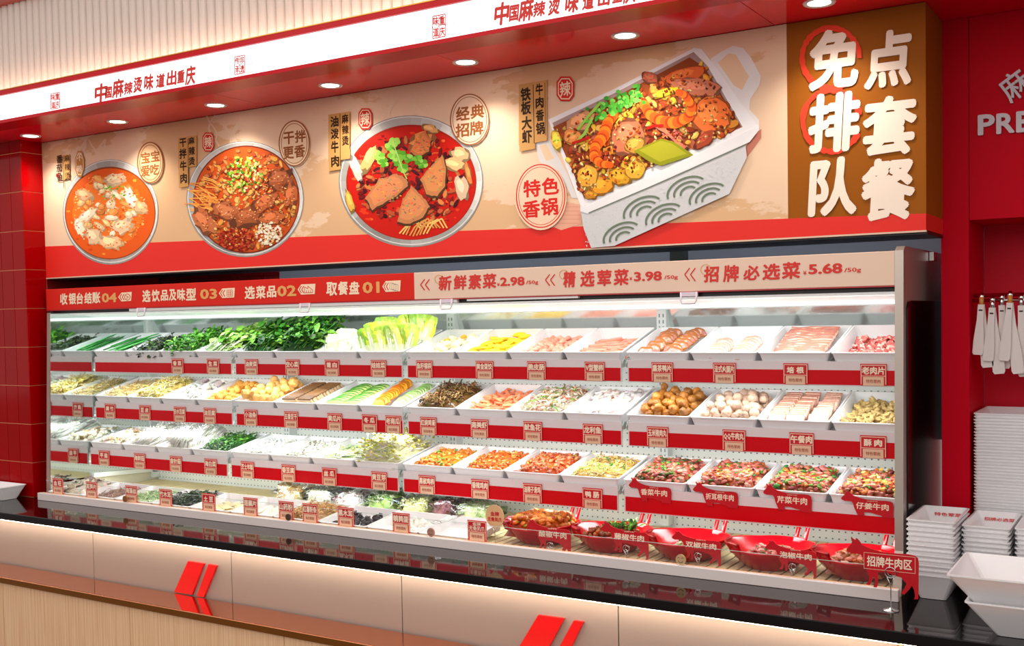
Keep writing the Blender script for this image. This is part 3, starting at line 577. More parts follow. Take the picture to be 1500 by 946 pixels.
part(MB().extr([(4.305, H+.014), (4.31, H+.014), (4.335, H-.075), (4.33, H-.075)], FX0, FX1), 'mirror', mat('mirror_milky', (225, 232, 230), .14, .75), fr)
bp_ = bpy.data.materials.new('perforated_back'); bp_.use_nodes = True; nt = bp_.node_tree; bs = nt.nodes['Principled BSDF']; bs.inputs['Roughness'].default_value = .45
tc = nt.nodes.new('ShaderNodeTexCoord'); sx = nt.nodes.new('ShaderNodeSeparateXYZ'); nt.links.new(tc.outputs['Object'], sx.inputs[0]); L = nt.links
def mth(op, a, b=None):
    q = nt.nodes.new('ShaderNodeMath'); q.operation = op
    for i, v in enumerate((a, b)):
        if v is None: continue
        if isinstance(v, (int, float)): q.inputs[i].default_value = v
        else: L.new(v, q.inputs[i])
    return q.outputs[0]
fx = mth('ABSOLUTE', mth('SUBTRACT', mth('FRACT', mth('DIVIDE', sx.outputs[0], .026)), .5)); fz = mth('ABSOLUTE', mth('SUBTRACT', mth('FRACT', mth('DIVIDE', sx.outputs[2], .030)), .5))
hole = mth('MULTIPLY', mth('LESS_THAN', fx, .13), mth('LESS_THAN', fz, .09))
mx = nt.nodes.new('ShaderNodeMix'); mx.data_type = 'RGBA'; L.new(hole, mx.inputs[0]); mx.inputs[6].default_value = lin((238, 244, 240)); mx.inputs[7].default_value = lin((104, 116, 122)); L.new(mx.outputs[2], bs.inputs['Base Color'])
part(MB().box(-5.29, FX1, 4.34, 4.38, ZC+.001, H+.08), 'back_panel', bp_, fr)
part(MB().extr([(3.62, H-.86), (3.655, H+.06), (4.34, H+.06), (4.34, H-.86)], FX0-.006, FX0), 'side_mirror', mat('mirror', (222, 230, 228), .04, 1), fr, label='mirrored inner side wall at the left end')
part(MB().box(FX0-.005, FX0+.004, 3.62, 4.34, ZC, H-.87), 'side_plinth', mat('plinth_cream', (214, 210, 190), .5), fr)
a = MB(); a.add([(FX0+x, y, z) for x in (.0, .02) for y, z in ((3.88, H-.842), (3.88, H-.866), (4.34, H-.890), (4.34, H-.866))], [(0, 1, 2, 3), (7, 6, 5, 4), (0, 4, 5, 1), (1, 5, 6, 2), (2, 6, 7, 3), (3, 7, 4, 0)]); part(a, 'side_bar', white_metal, fr)
side = [(3.555, ZC), (3.60, H-.80), (YS+.0, H+.19), (YS+.025, H+.205), (4.40, H+.205), (4.40, ZC)]
grm = mat('side_steel', (186, 176, 166), .35, .6)
part(MB().extr([(3.62, ZC), (3.655, H-.80), (YS-.002, H+.19), (YS+.025, H+.205), (4.40, H+.205), (4.40, ZC)], FX1+.0005, FX1+.028), 'side_panel', grm, fr, label='grey steel right end panel')
part(MB().extr([(3.71, ZC), (3.71, H-.0), (3.735, H+.022), (3.76, H+.025), (4.40, H+.025), (4.40, ZC)], FX1+.028, FX1+.034), 'side_inset', mat('side_black', (10, 7, 8), .12, spec=.6), fr, label='black inset of the right end panel')
part(MB().extr([(3.61, ZC), (3.615, H-.80), (3.652, H+.06), (3.665, H+.06), (3.665, ZC)], FX0-.026, FX0-.0065), 'side_panel', mat('side_rose', (170, 140, 130), .4, .3), fr, label='grey rose left end panel')
part(MB().box(FX1+.03, FX1+.045, 4.10, 4.16, H+.17, H+.20), 'hook', chrome, fr)
for px in (208, 448, 655, 1010):
    x, z = at(px, 450, YS+.003); a = MB(); w_ = .028 if px != 1010 else .03; zt_ = zh0-.002
    a.tube([(x-w_, YS-.002, zt_), (x-w_, YS-.006, zt_-.032), (x-w_+.006, YS-.008, zt_-.042), (x+w_-.006, YS-.008, zt_-.042), (x+w_, YS-.006, zt_-.032), (x+w_, YS-.002, zt_)], .0035, 6); a.box(x-w_-.004, x+w_+.004, YS-.004, YS+.002, zt_-.016, zt_)
    part(a, 'blind_handle', mat('handle_lilac', (226, 214, 226), .4), fr)
BRK = [FX0, -4.102, -3.007, -1.897, FX1]
slot = mat('slot_dark', (70, 80, 92), .5)
for i, x in enumerate(BRK):
    a = MB().box(x-.022, x+.022, 4.285, 4.34, ZC+.02, H+.012) if 0 < i < 4 else MB().box(x-.0 if i == 0 else x-.02, x+.02 if i == 0 else x, 4.285, 4.34, ZC+.02, H+.012)
    po = part(a, 'post', white_metal, fr)
    if 0 < i < 4:
        b = MB()
        for k in range(34):
            for s_ in (-.009, .009): b.box(x+s_-.0018, x+s_+.0018, 4.2838, 4.2855, H-.02-k*.0265, H-.005-k*.0265)
        q = b.obj('slots', slot, po); q['kind'] = 'stuff'
# shelves:  (rail plane, tray front rim z, ledge z, red top z, red bottom z, tilt, depth)
ROWS = [(3.916, -.160, -.188, -.219, -.272, 16.0, .345), (3.912, -.409, -.439, -.474, -.530, 15.6, .335), (3.868, -.663, -.696, -.731, -.789, 11.0, .310)]
shelf_m = mat('shelf_white', (226, 216, 218), .3); strip_m = mat('strip_red', (206, 0, 18), .25, spec=.25); brk_m = mat('bracket_grey', (176, 188, 184), .4)
for yr, zf, zl, zr1, zr0, tilt, dep in ROWS:
    t = math.tan(math.radians(tilt))
    for i in range(4):
        a, b = BRK[i]+.014, BRK[i+1]-.014
        if i == 3: b = FX1-.002
        if i == 0: a = FX0+.012
        m1 = MB().extr([(yr, H+zl), (yr+.006, H+zl+.001), (yr+.0065, H+zl-.0215), (4.31, H+zl-.0215+t*(4.31-yr-.006)), (4.31, H+zl-.028+t*(4.31-yr-.006)), (yr+.008, H+zl-.027), (yr+.0075, H+zr0-.004), (yr, H+zr0-.004)], a, b)
        sh = part(m1, 'shelf', shelf_m, fr)
        q = MB().box(a+.006, b-.004, yr-.0025, yr, H+zr0, H+zr1).obj('red_strip', strip_m, sh)
        br = MB()
        for xx in (a-.008, b+.002): br.extr([(yr+.01, H+zl+.004), (yr-.004, H+zl-.014), (yr+.004, H+zl-.03), (4.28, H+zl-.06+t*.36), (4.28, H+zl-.024+t*.36), (yr+.05, H+zl-.012)], xx, xx+.006)
        part(br, 'shelf_bracket', brk_m, fr)
        part(MB().box(a+.02, b-.02, yr+.018, yr+.03, H+zr0+.004, H+zr0+.014), 'light_tube', tube_e, fr)
# base: front rail, deck of slats, low front glass
part(MB().bbox(-5.215, -.758, 3.544, 3.565, ZC+.0005, H-.904, .002), 'front_rail', mat('rail_white', (226, 216, 214), .35), fr)
part(MB().box(-5.205, -.762, 3.5655, 3.575, ZC+.0005, H-.9045), 'front_rail_cap', mat('rail_wood', (236, 180, 130), .5), fr)
part(MB().box(-5.2, FX1, 3.576, 4.34, ZC+.0005, H-.9415), 'deck', mat('deck_grey', (150, 140, 130), .5), fr)
slat_m = mat('slat_cream', (222, 206, 158), .5, var=.06)
sm = MB().bbox(0, .032, 0, .62, 0, .005, .001).mesh('slat', slat_m)
x = -5.19
while x < FX1-.03:
    link('slat', sm, fr, inv(fr) @ Matrix.Translation((x, 3.70, H-.9410))); x += .040
gl = glassmat('clear_glass', (255, 255, 255), .02, (.97, .99, .98))
for i in range(4):
    a, b = [FX0+.02, -4.102, -3.0, -1.897, FX1-.004][i:i+2]
    part(MB().add([(a+.002, 3.578, H-.903), (b-.002, 3.578, H-.903), (b-.002, 3.578, H-.838), (a+.002, 3.578, H-.838)], [(0, 1, 2, 3)]).box(a+.002, b-.002, 3.577, 3.579, H-.8385, H-.8372, 1), 'front_glass', [gl, mat('glass_edge', (190, 214, 206), .2)], fr)

# ================================================================== counter
wk = MB().extr([(3.224, ZC-.036), (3.224, ZC-.003), (3.227, ZC), (4.326, ZC), (4.326, ZC-.036)], -7.2, 2.2).obj('worktop', mat('black_granite', (9, 5, 6), .05, spec=.38))
tag(wk, 'long glossy black stone worktop running under the fridge', 'worktop')
cb = empty('counter_base', (-3, 3.3, 0), 'pale counter front of joined panels with red double slash emblems under the black worktop', 'counter')
YPN = 3.30; pn_m = mat('panel_greige', (150, 138, 132), .5, spec=.3)
xs = [-7.2, -1.3444*YPN-.93, -1.3444*YPN, -1.062*YPN, -.7799*YPN, -.4958*YPN, -.2105*YPN, .25, 1.2, 2.2]
xs[1] = xs[2]-.935
for a, b in zip(xs, xs[1:]): part(MB().bbox(a+.002, b-.002, YPN, YPN+.02, .0, ZC-.037, .001), 'front_panel', pn_m, cb)
part(MB().box(-7.2, 2.2, YPN+.012, YPN+.04, 0, ZC-.037), 'backing', black, cb)
part(MB().box(-7.2, 2.2, 3.245, 3.262, ZC-.044, ZC-.0365), 'light_strip', warm_e, cb)
part(MB().box(-.692, -.688, 3.219, 3.30, ZC-.30, ZC-.038), 'corner_trim', gold, cb)
rs = mat('emblem_red', (226, 10, 14), .35)
for q in ([(275, 822), (298, 825.5), (281, 871), (255, 867)], [(305, 826.5), (317, 828.5), (298, 875), (288, 872.5)], [(788, 901), (826, 906), (800, 955), (758, 951)], [(840, 909), (854, 911), (832, 957), (815, 955)]):
    pts = [at(a, b, YPN-.012) for a, b in q]
    part(MB().prism(pts, YPN-.012, YPN-.0005), 'emblem_bar', rs, cb)
ts = empty('tray_slide', (-3, 3.2, 0), 'polished copper tray rail on light wood panels in front of the counter', 'rail')
zc = H-.371*YPN
part(MB().bbox(-7.2, 2.2, 3.10, YPN-.0135, zc-.030, zc, .004), 'copper_top', mat('copper', (240, 164, 122), .08, 1), ts)
part(MB().box(-7.2, 2.2, 3.0985, 3.0995, zc-.029, zc-.003), 'copper_edge', mat('bronze_edge', (150, 92, 34), .3, .8), ts)
wd = bpy.data.materials.new('light_oak'); wd.use_nodes = True; nt = wd.node_tree; bs = nt.nodes['Principled BSDF']; bs.inputs['Roughness'].default_value = .5
tc = nt.nodes.new('ShaderNodeTexCoord'); mp = nt.nodes.new('ShaderNodeMapping'); mp.inputs['Scale'].default_value = (60, 60, 1.2); n1 = nt.nodes.new('ShaderNodeTexNoise'); n1.inputs['Scale'].default_value = 2; n1.inputs['Detail'].default_value = 5
cr = nt.nodes.new('ShaderNodeValToRGB'); cr.color_ramp.elements[0].position = .35; cr.color_ramp.elements[0].color = lin((226, 178, 132)); cr.color_ramp.elements[1].position = .65; cr.color_ramp.elements[1].color = lin((242, 204, 164))
nt.links.new(tc.outputs['Object'], mp.inputs[0]); nt.links.new(mp.outputs[0], n1.inputs['Vector']); nt.links.new(n1.outputs[0], cr.inputs[0]); nt.links.new(cr.outputs[0], bs.inputs['Base Color'])
x0 = at(5.5, 880, 3.12)[0]
for i in range(-2, 8): part(MB().bbox(x0+i*.93+.0015, x0+(i+1)*.93-.0015, 3.118, 3.138, 0, zc-.031, .001), 'wood_panel', wd, ts)

# ================================================================== trays and food
def tray_mesh(W, D, Hh, fl=.016, t=.0035, name='serving_tray', ff=None):
    # flared rectangular dish: floor, four sloping walls, flat rim
    def ringv(ins, z, r=.010, f=None):
        fr = ins if f is None else f
        out = []
        for cx, cy, a0 in ((W-ins-r, D-fr-r, 0), (ins+r, D-fr-r, PI/2), (ins+r, fr+r, PI), (W-ins-r, fr+r, 1.5*PI)):
            for k in range(3): a = a0+k*PI/4; out.append((cx+r*math.cos(a), cy+r*math.sin(a), z))
        return out
    g = fl if ff is None else ff
    rings = [ringv(fl+.004, 0, .012, g+.004), ringv(fl, .001, .01, g), ringv(.003, Hh-.005, .01, .0025), ringv(0, Hh-.004), ringv(0, Hh), ringv(.006, Hh+.0005), ringv(fl+.006, t+.001, .01, g+.006), ringv(fl+.014, t, .01, g+.014)]
    mb = MB(); vs = [v for r in rings for v in r]; n = 12
    fs = [(i*n+k, i*n+(k+1) % n, (i+1)*n+(k+1) % n, (i+1)*n+k) for i in range(7) for k in range(n)]
    fs += [tuple(range(n-1, -1, -1)), tuple(7*n+k for k in range(n))]
    mb.add(vs, fs); return mb.mesh(name, white_mel)
TRM = {}
def nth(n):
    return ['first', 'second', 'third', 'fourth', 'fifth', 'sixth', 'seventh', 'eighth', 'ninth', 'tenth', 'eleventh', 'twelfth'][n-1] if n <= 12 else '%d%s' % (n, {1: 'st', 2: 'nd', 3: 'rd'}.get(n % 10 if n > 20 else 0, 'th'))
class Tray:
    def __init__(s, x, y, z, tilt, D, label, W=.266, Hh=.054, rz=0, group=None, fl=.016):
        s.W, s.D = W, D; k = (W, D, Hh)
        if k not in TRM: TRM[k] = tray_mesh(W, D, Hh, fl, ff=.006)
        s.M = Matrix.Translation((x, y, z)) @ Matrix.Rotation(rz, 4, 'Z') @ Matrix.Rotation(math.radians(tilt), 4, 'X')
        s.o = link('serving_tray', TRM[k], None, s.M); tag(s.o, label, 'tray', group)
def vary(c, a=.12, h=10):
    k = R.uniform(1-a, 1+a); return tuple(max(0, min(255, v*k+R.uniform(-h, h))) for v in c)
def pick(cs): return vary(R.choice(cs))
# piece meshes, shared between copies
PM = {}
def pm(key, fn, mats, n=4):
    if key not in PM: PM[key] = [fn().mesh(key, mats) for _ in range(n)]
    return R.choice(PM[key])
def ico(rx, ry, rz, amp=.1, fr=1.5, sub=2, pw=1):
    mb = MB(); bm = bmesh.new(); bmesh.ops.create_icosphere(bm, subdivisions=sub, radius=1); off = Vector((R.random()*50, R.random()*50, R.random()*50))
    vs = []
    for v in bm.verts:
        p = v.co*(1+amp*noise.noise(v.co*fr+off)*2); vs.append((p.x*rx, p.y*ry, p.z*rz))
    bm.verts.index_update(); mb.add(vs, [[v.index for v in f.verts] for f in bm.faces], smooth=True); bm.free(); return mb
def bent(L, Wd, th, bend=.3, ruff=.0, n=8, m=4, oval=True, cols=None):
    # bent slice: length along X, width along Y
    mb = MB(); vs = []; ph = R.random()*6
    for s_ in (1, -1):
        for i in range(n+1):
            u = i/n*2-1; wd = Wd*(math.sqrt(max(0, 1-abs(u)**3)) if oval else 1)
            for j in range(m+1):
                v = j/m*2-1; z = -bend*L*.5*u*u+ruff*math.sin(u*7+ph+v*2)+(th/2*s_)*(1 if 0 < i < n and 0 < j < m else .5)
                vs.append((u*L/2, v*wd/2+ruff*math.sin(u*5+ph), z))
    k = m+1; N = (n+1)*k; fs = []; cc = []
    for i in range(n):
        for j in range(m): a = i*k+j; fs.append((a, a+k, a+k+1, a+1)); fs.append((N+a, N+a+1, N+a+k+1, N+a+k)); cc += [j, j]
    for i in range(n): a = i*k; fs.append((a, N+a, N+a+k, a+k)); a = i*k+m; fs.append((a, a+k, N+a+k, N+a)); cc += [-1, m]
    for j in range(m): fs.append((j, j+1, N+j+1, N+j)); a = n*k+j; fs.append((a, N+a, N+a+1, a+1)); cc += [0, 0]
    for f, c in zip(fs, cc): mb.f.append(f); mb.m.append(0); mb.s.append(True); mb.c.append(None if cols is None else cols(c, m))
    mb.v = [tuple(v) for v in vs]; return mb
def curl(L, r, cur=.6, n=7, seg=6, taper=.6, c=None, flat=1):
    mb = MB(); pts = []; rs = []
    for i in range(n):
        t = i/(n-1)*2-1; a = t*cur*PI*.5; rad = L/(PI*max(.05, cur)); pts.append((rad*math.sin(a), rad*math.cos(a)-rad, 0)); rs.append(r*(1-taper*abs(t)**2))
    mb.tube(pts, rs, seg, c=c, flat=flat); return mb
def drop(tr, n, r, x0=.02, x1=None, y0=.022, y1=None, sq=1.0, k=8, bias=0, top=.5, back=0):
    n = int(n*1.3)
    # lets pieces settle one on another inside the tray: returns centres in tray coordinates
    x1 = x1 or tr.W-.02; y1 = y1 or tr.D-.03; out = []
    for i in range(n):
        best = None
        for q in range(k):
            x = R.uniform(x0+r, x1-r); y = R.uniform(y0+r, y1-r); z = r*sq*.9
            for a, b, c, rr in out:
                d = math.hypot(a-x, b-y); s_ = (r+rr)*.88
                if d < s_: z = max(z, c+math.sqrt(s_*s_-d*d)*sq)
            cost = z*(1)+bias*(((x-(x0+x1)/2)/(x1-x0))**2+((y-(y0+y1)/2)/(y1-y0))**2)*r*4-back*y*.1
            if best is None or cost < best[0]: best = (cost, x, y, z)
        out.append((best[1], best[2], best[3], r))
    return [(a, b, c+.004) for a, b, c, d in out]
def rrot(full=True, tilt=.5):
    if full: return Matrix.Rotation(R.uniform(0, 6.28), 4, 'Z') @ Matrix.Rotation(R.uniform(0, 6.28), 4, 'X') @ Matrix.Rotation(R.uniform(0, 6.28), 4, 'Y')
    return Matrix.Rotation(R.uniform(0, 6.28), 4, 'Z') @ Matrix.Rotation(R.uniform(-tilt, tilt), 4, 'X') @ Matrix.Rotation(R.uniform(-tilt, tilt), 4, 'Y')
def pieces(tr, name, label, cat, group, key, fn, mats, pos, full=True, tilt=.5, smin=.85, smax=1.12, rz=None):
    for x, y, z in pos:
        me = pm(key, fn, mats); s_ = R.uniform(smin, smax)
        Rm = rrot(full, tilt) if rz is None else Matrix.Rotation(rz+R.uniform(-.2, .2), 4, 'Z') @ Matrix.Rotation(R.uniform(-tilt, tilt), 4, 'Y') @ Matrix.Rotation(R.uniform(-tilt, tilt), 4, 'X')
        o = link(name, me, None, tr.M @ Matrix.Translation((x, y, z)) @ Rm @ Matrix.Scale(s_, 4)); tag(o, label, cat, group)
def hgt(x, y, W, D, h, e=.035):
    fx_ = min(1, min(x-.012, W-.012-x)/e); fy_ = min(1, min(y-.012, D-.012-y)/e)
    return max(0, math.sin(max(0, min(1, fx_))*PI/2)*math.sin(max(0, min(1, fy_))*PI/2))*h
HADD = .016
def mound(mb, W, D, h, cols, x0=.018, x1=None, y0=.02, y1=None, amp=.25, nx=14, ny=18, fr=30, zb=.004):
    x1 = x1 or W-.018; y1 = y1 or D-.02; vs = []; off = Vector((R.random()*9, R.random()*9, 0))
    for j in range(ny+1):
        for i in range(nx+1):
            x = x0+(x1-x0)*i/nx; y = y0+(y1-y0)*j/ny
            u = 1-abs(2*i/nx-1)**5; v = 1-abs(2*j/ny-1)**5
            z = zb+(h+HADD)*min(1, u*1.2)*min(1, v*1.2)*(1+amp*noise.noise(Vector((x*fr, y*fr, 0))+off)); vs.append((x, y, z))
    o = len(mb.v); mb.v += vs
    for j in range(ny):
        for i in range(nx):
            a = o+j*(nx+1)+i; mb.f.append((a, a+1, a+nx+2, a+nx+1)); mb.m.append(0); mb.s.append(True); mb.c.append(pick(cols))
def surf(x, y, x0, x1, y0, y1, h):
    u = 1-abs(2*(x-x0)/(x1-x0)-1)**5; v = 1-abs(2*(y-y0)/(y1-y0)-1)**5
    return .004+(h+HADD)*min(1, u*1.2)*min(1, v*1.2)
def ribbons(mb, n, L, wd, cols, box, h, lift=.012, flat=.35, ang=None, cur=.6, seg=3, npt=5, tilt=.35, taper=.3):
    x0, x1, y0, y1 = box
    for i in range(n):
        x = R.uniform(x0, x1); y = R.uniform(y0, y1); z = surf(x, y, x0-.01, x1+.01, y0-.01, y1+.01, h)+R.uniform(-.004, lift)
        l = L*R.uniform(.6, 1.2); a = R.uniform(0, 6.28) if ang is None else ang+R.uniform(-.35, .35); c = pick(cols)
        k = R.uniform(-cur, cur); pts = []; sl = R.uniform(-tilt, tilt)
        for q in range(npt):
            t = q/(npt-1)-.5; aa = a+k*t*2; pts.append((x+math.cos(aa)*l*t, y+math.sin(aa)*l*t, z+sl*l*t-abs(t)*.010*R.random()+.004*math.sin(q*2+i)))
        mb.tube(pts, [wd*(1-taper*abs(2*q/(npt-1)-1)) for q in range(npt)], seg, c=c, flat=flat)
def leaf(mb, base, d, L, Wd, c, c2=None, bend=.5, ruff=.15, n=4):
    # leaf blade with a midrib fold
    d = Vector(d).normalized(); s_ = d.cross(Vector((R.uniform(-.3, .3), R.uniform(-.3, .3), 1))).normalized(); nn = s_.cross(d)
    p = Vector(base); vs = []
    for i in range(n+1):
        t = i/n; w_ = Wd*math.sin(PI*min(1, .12+.86*t))**.8*.5; q = p+d*L*t-Vector((0, 0, 1))*bend*L*t*t*.5
        rf = ruff*Wd*math.sin(i*2.3+R.random()*2)
        vs += [q+s_*w_+nn*(w_*.35+rf), q, q-s_*w_+nn*(w_*.35-rf)]
    fs = []; o = len(mb.v); mb.v += [tuple(v) for v in vs]
    for i in range(n):
        for j in (0, 1):
            a = o+i*3+j; mb.f.append((a, a+1, a+4, a+3)); mb.m.append(0); mb.s.append(False); mb.c.append(vary(c2 if (c2 and i == 0) else c, .1, 6))
def stuffobj(mb, tr, name, label, cat='food', m=None, group=None):
    o = mb.obj(name, m or vfood, None, tr.M); tag(o, label, cat, group, 'stuff'); return o
B = lambda tr, e=.026: (e, tr.W-e, e, tr.D-e)

# ---- stuff heaps
def leafy(tr, name, label, cols, stem, n, L, Wd, h, up=.3, dirx=None, stemL=.5, thick=.002):
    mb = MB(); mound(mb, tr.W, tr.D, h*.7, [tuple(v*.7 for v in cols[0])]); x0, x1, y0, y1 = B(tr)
    for i in range(n):
        x = R.uniform(x0, x1); y = R.uniform(y0, y1); z = surf(x, y, x0-.01, x1+.01, y0-.01, y1+.01, h*.8)
        a = R.uniform(0, 6.28) if dirx is None else dirx+R.uniform(-.8, .8); dv = Vector((math.cos(a), math.sin(a), R.uniform(0, up)*2)).normalized(); l = L*R.uniform(.6, 1.2)
        if stemL: mb.tube([(x, y, z), tuple(Vector((x, y, z))+dv*l*stemL)], thick, 3, c=pick(stem)); b = Vector((x, y, z))+dv*l*stemL
        else: b = Vector((x, y, z))
        leaf(mb, b, dv+Vector((R.uniform(-.3, .3), R.uniform(-.3, .3), 0)), l*.7, Wd*R.uniform(.7, 1.2), pick(cols))
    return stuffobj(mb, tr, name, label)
def shred(tr, name, label, cols, n=260, L=.05, wd=.0028, h=.035, m=None, box=None, extra=None, **kw):
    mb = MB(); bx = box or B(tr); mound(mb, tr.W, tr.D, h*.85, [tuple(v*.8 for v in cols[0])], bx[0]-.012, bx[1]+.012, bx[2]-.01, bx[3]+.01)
    ribbons(mb, n, L, wd, cols, bx, h, **kw)
    if extra:
        for cs, k, l2, w2 in extra: ribbons(mb, k, l2, w2, cs, bx, h+.006, flat=.5, lift=.006)
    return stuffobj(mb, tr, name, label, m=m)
def saucy(tr, name, label, cols, herbs, n=150, sz=.014, h=.03, base=(190, 70, 20), herbsz=.009, nh=40, flat=.45, extra=()):
    # marinated mince or slices: glossy mound, meat bits and herbs joined
    mb = MB(); mound(mb, tr.W, tr.D, h, [base], amp=.35); x0, x1, y0, y1 = B(tr)
    def bits(k, s0, cs, lift, fl):
        for i in range(k):
            x = R.uniform(x0, x1); y = R.uniform(y0, y1); z = surf(x, y, x0-.012, x1+.012, y0-.012, y1+.012, h)+R.uniform(0, lift); s_ = s0*R.uniform(.6, 1.4); c = pick(cs)
            bm = bmesh.new(); bmesh.ops.create_icosphere(bm, subdivisions=1, radius=1)
            M = Matrix.Translation((x, y, z)) @ rrot(False, .6) @ Matrix.Diagonal((s_, s_*R.uniform(.5, .9), s_*fl, 1)); off = Vector((i, 0, 0))
            bm.verts.index_update(); mb.add([v.co*(1+.35*noise.noise(v.co*1.3+off)) for v in bm.verts], [[v.index for v in f.verts] for f in bm.faces], 0, c, M, True); bm.free()
    bits(n, sz, cols, .007, flat); bits(nh, herbsz, herbs, .010, .35)
    for cs, k, s0 in extra: bits(k, s0, cs, .011, .5)
    return stuffobj(mb, tr, name, label, m=vwet)
def sprouts(tr, name, label, h=.06, n=420, stem=((238, 236, 214), (226, 222, 190)), head=((214, 208, 60), (190, 196, 50), (226, 222, 110)), L=.05, hr=.0058, box=None):
    mb = MB(); mound(mb, tr.W, tr.D, h*.8, [(206, 204, 160)]); x0, x1, y0, y1 = box or B(tr)
    for i in range(n):
        x = R.uniform(x0, x1); y = R.uniform(y0, y1); z = surf(x, y, x0-.01, x1+.01, y0-.01, y1+.01, h)+R.uniform(-.006, .014)
        a = R.uniform(0, 6.28); l = L*R.uniform(.7, 1.2); e = R.uniform(-.2, .7); k = R.uniform(-.9, .9)
        pts = [(x+math.cos(a+k*t)*l*t, y+math.sin(a+k*t)*l*t, z+e*l*t) for t in (0, .35, .7, 1)]; mb.tube(pts, .0023, 3, c=pick(stem))
        if i % 3 != 2:
            q = pts[-1] if e > .15 else pts[0]; mb.tube([(q[0]-hr, q[1], q[2]), (q[0], q[1], q[2]+.001), (q[0]+hr, q[1]+.002, q[2])], [hr*.5, hr, hr*.4], 5, c=pick(head))
    return stuffobj(mb, tr, name, label)

# piece materials
def fm(name, c, rough=.45, var=.14, ns=60, bump=.3, bs=120): return mat(name, c, rough, var=var, nscale=ns, bump=bump, bscale=bs)
pork_ball = fm('pork_ball', (170, 106, 36), .4, .4, 60, 1.0, 120); beef_ball = fm('beef_ball', (200, 166, 144), .45, .24, 60, 1.0, 110)
egg_y = fm('egg_dumpling', (252, 208, 30), .4, .10); saus = fm('sausage_pink', (242, 160, 136), .35, .16); puff = fm('tofu_puff', (232, 166, 74), .5, .16, 40, .5, 70); puff2 = fm('tofu_puff_light', (240, 184, 104), .5, .12, 30, .3, 60)
crisp = fm('crispy_meat', (190, 160, 100), .5, .28, 60, .8, 120); shrimp_m = fm('shrimp_pink', (246, 140, 96), .3, .3, 30, .1); egg_m = fm('quail_egg', (246, 242, 234), .25, .04)
ham_m = fm('ham_pale', (250, 222, 206), .4, .06, 60, .1); bac_m = fm('bacon_pale', (250, 208, 186), .4, .1, 30, .1); lunch_m = fm('luncheon_meat', (244, 200, 180), .45, .16, 90, .1)
cuc_m = fm('cucumber_flesh', (190, 226, 120), .3, .08); cucs = fm('cucumber_skin', (84, 166, 48), .35, .2)
pump = fm('pumpkin_orange', (252, 176, 48), .35, .12); melon = fm('melon_pale_green', (214, 236, 172), .35, .08); dtofu = fm('dried_tofu_cream', (226, 196, 156), .5, .12); dtofud = fm('dried_tofu_brown', (112, 74, 36), .5, .3)

# ------------------------------------------------------------------ what each shelf tray holds (left to right)
DG = [(34, 110, 30), (24, 84, 22), (50, 140, 40)]; LG = [(120, 190, 70), (90, 170, 50), (160, 214, 110)]; KELP = [(26, 52, 22), (14, 30, 14), (50, 80, 26), (70, 90, 30)]
def f_sticks(tr, name, label):
    mb = MB(); x0, x1, y0, y1 = B(tr); 
    for i in range(34):
        x = R.uniform(x0+.02, x1-.02); y = R.uniform(y0+.06, y1-.05); z = .022+.0010*i; l = R.uniform(.07, .11)
        mb.tube([(x-.01, y-l, z) if y-l > .02 else (x-.01, .025, z), (x, y, z+.002), (x+.012, min(y+l, tr.D-.02), z)], [.006, .0066, .004], 5, c=pick([(40, 150, 50), (60, 176, 70), (110, 204, 110), (30, 120, 40)]), flat=.6)
    return stuffobj(mb, tr, name, label)
def spinach(tr, name, label, hh=1.0, side=0):
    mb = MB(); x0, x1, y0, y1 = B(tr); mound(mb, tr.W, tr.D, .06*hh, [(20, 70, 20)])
    for i in range(150):                                       # bundled stems lying front to back
        x = R.uniform(x0, x1); y = R.uniform(y0, y0+.05); z = .01+R.random()*.065*hh; l = R.uniform(.10, .17)
        mb.tube([(x, y, z), (x+R.uniform(-.01, .02), y+l*.5, z+.03), (x+R.uniform(-.02, .05), y+l, z+.065*hh)], .0026, 3, c=pick([(60, 130, 44), (100, 160, 60), (40, 104, 34)]))
    for i in range(330):
        x = R.uniform(x0-.005, x1+.02); y = R.uniform(y0+.02, y1); t = (y-y0)/(y1-y0); z = .03+(.05+.085*min(1, t*1.5))*hh*R.random()**.5
        a = R.uniform(-.6, 2.4); leaf(mb, (x, y, z), (math.cos(a)*.6+.25, math.sin(a)*.7, R.uniform(-.1, .7)), R.uniform(.04, .075), R.uniform(.02, .034), pick([(52, 112, 22), (32, 80, 16), (82, 146, 36), (44, 96, 20), (112, 174, 54)]))
    return stuffobj(mb, tr, name, label)
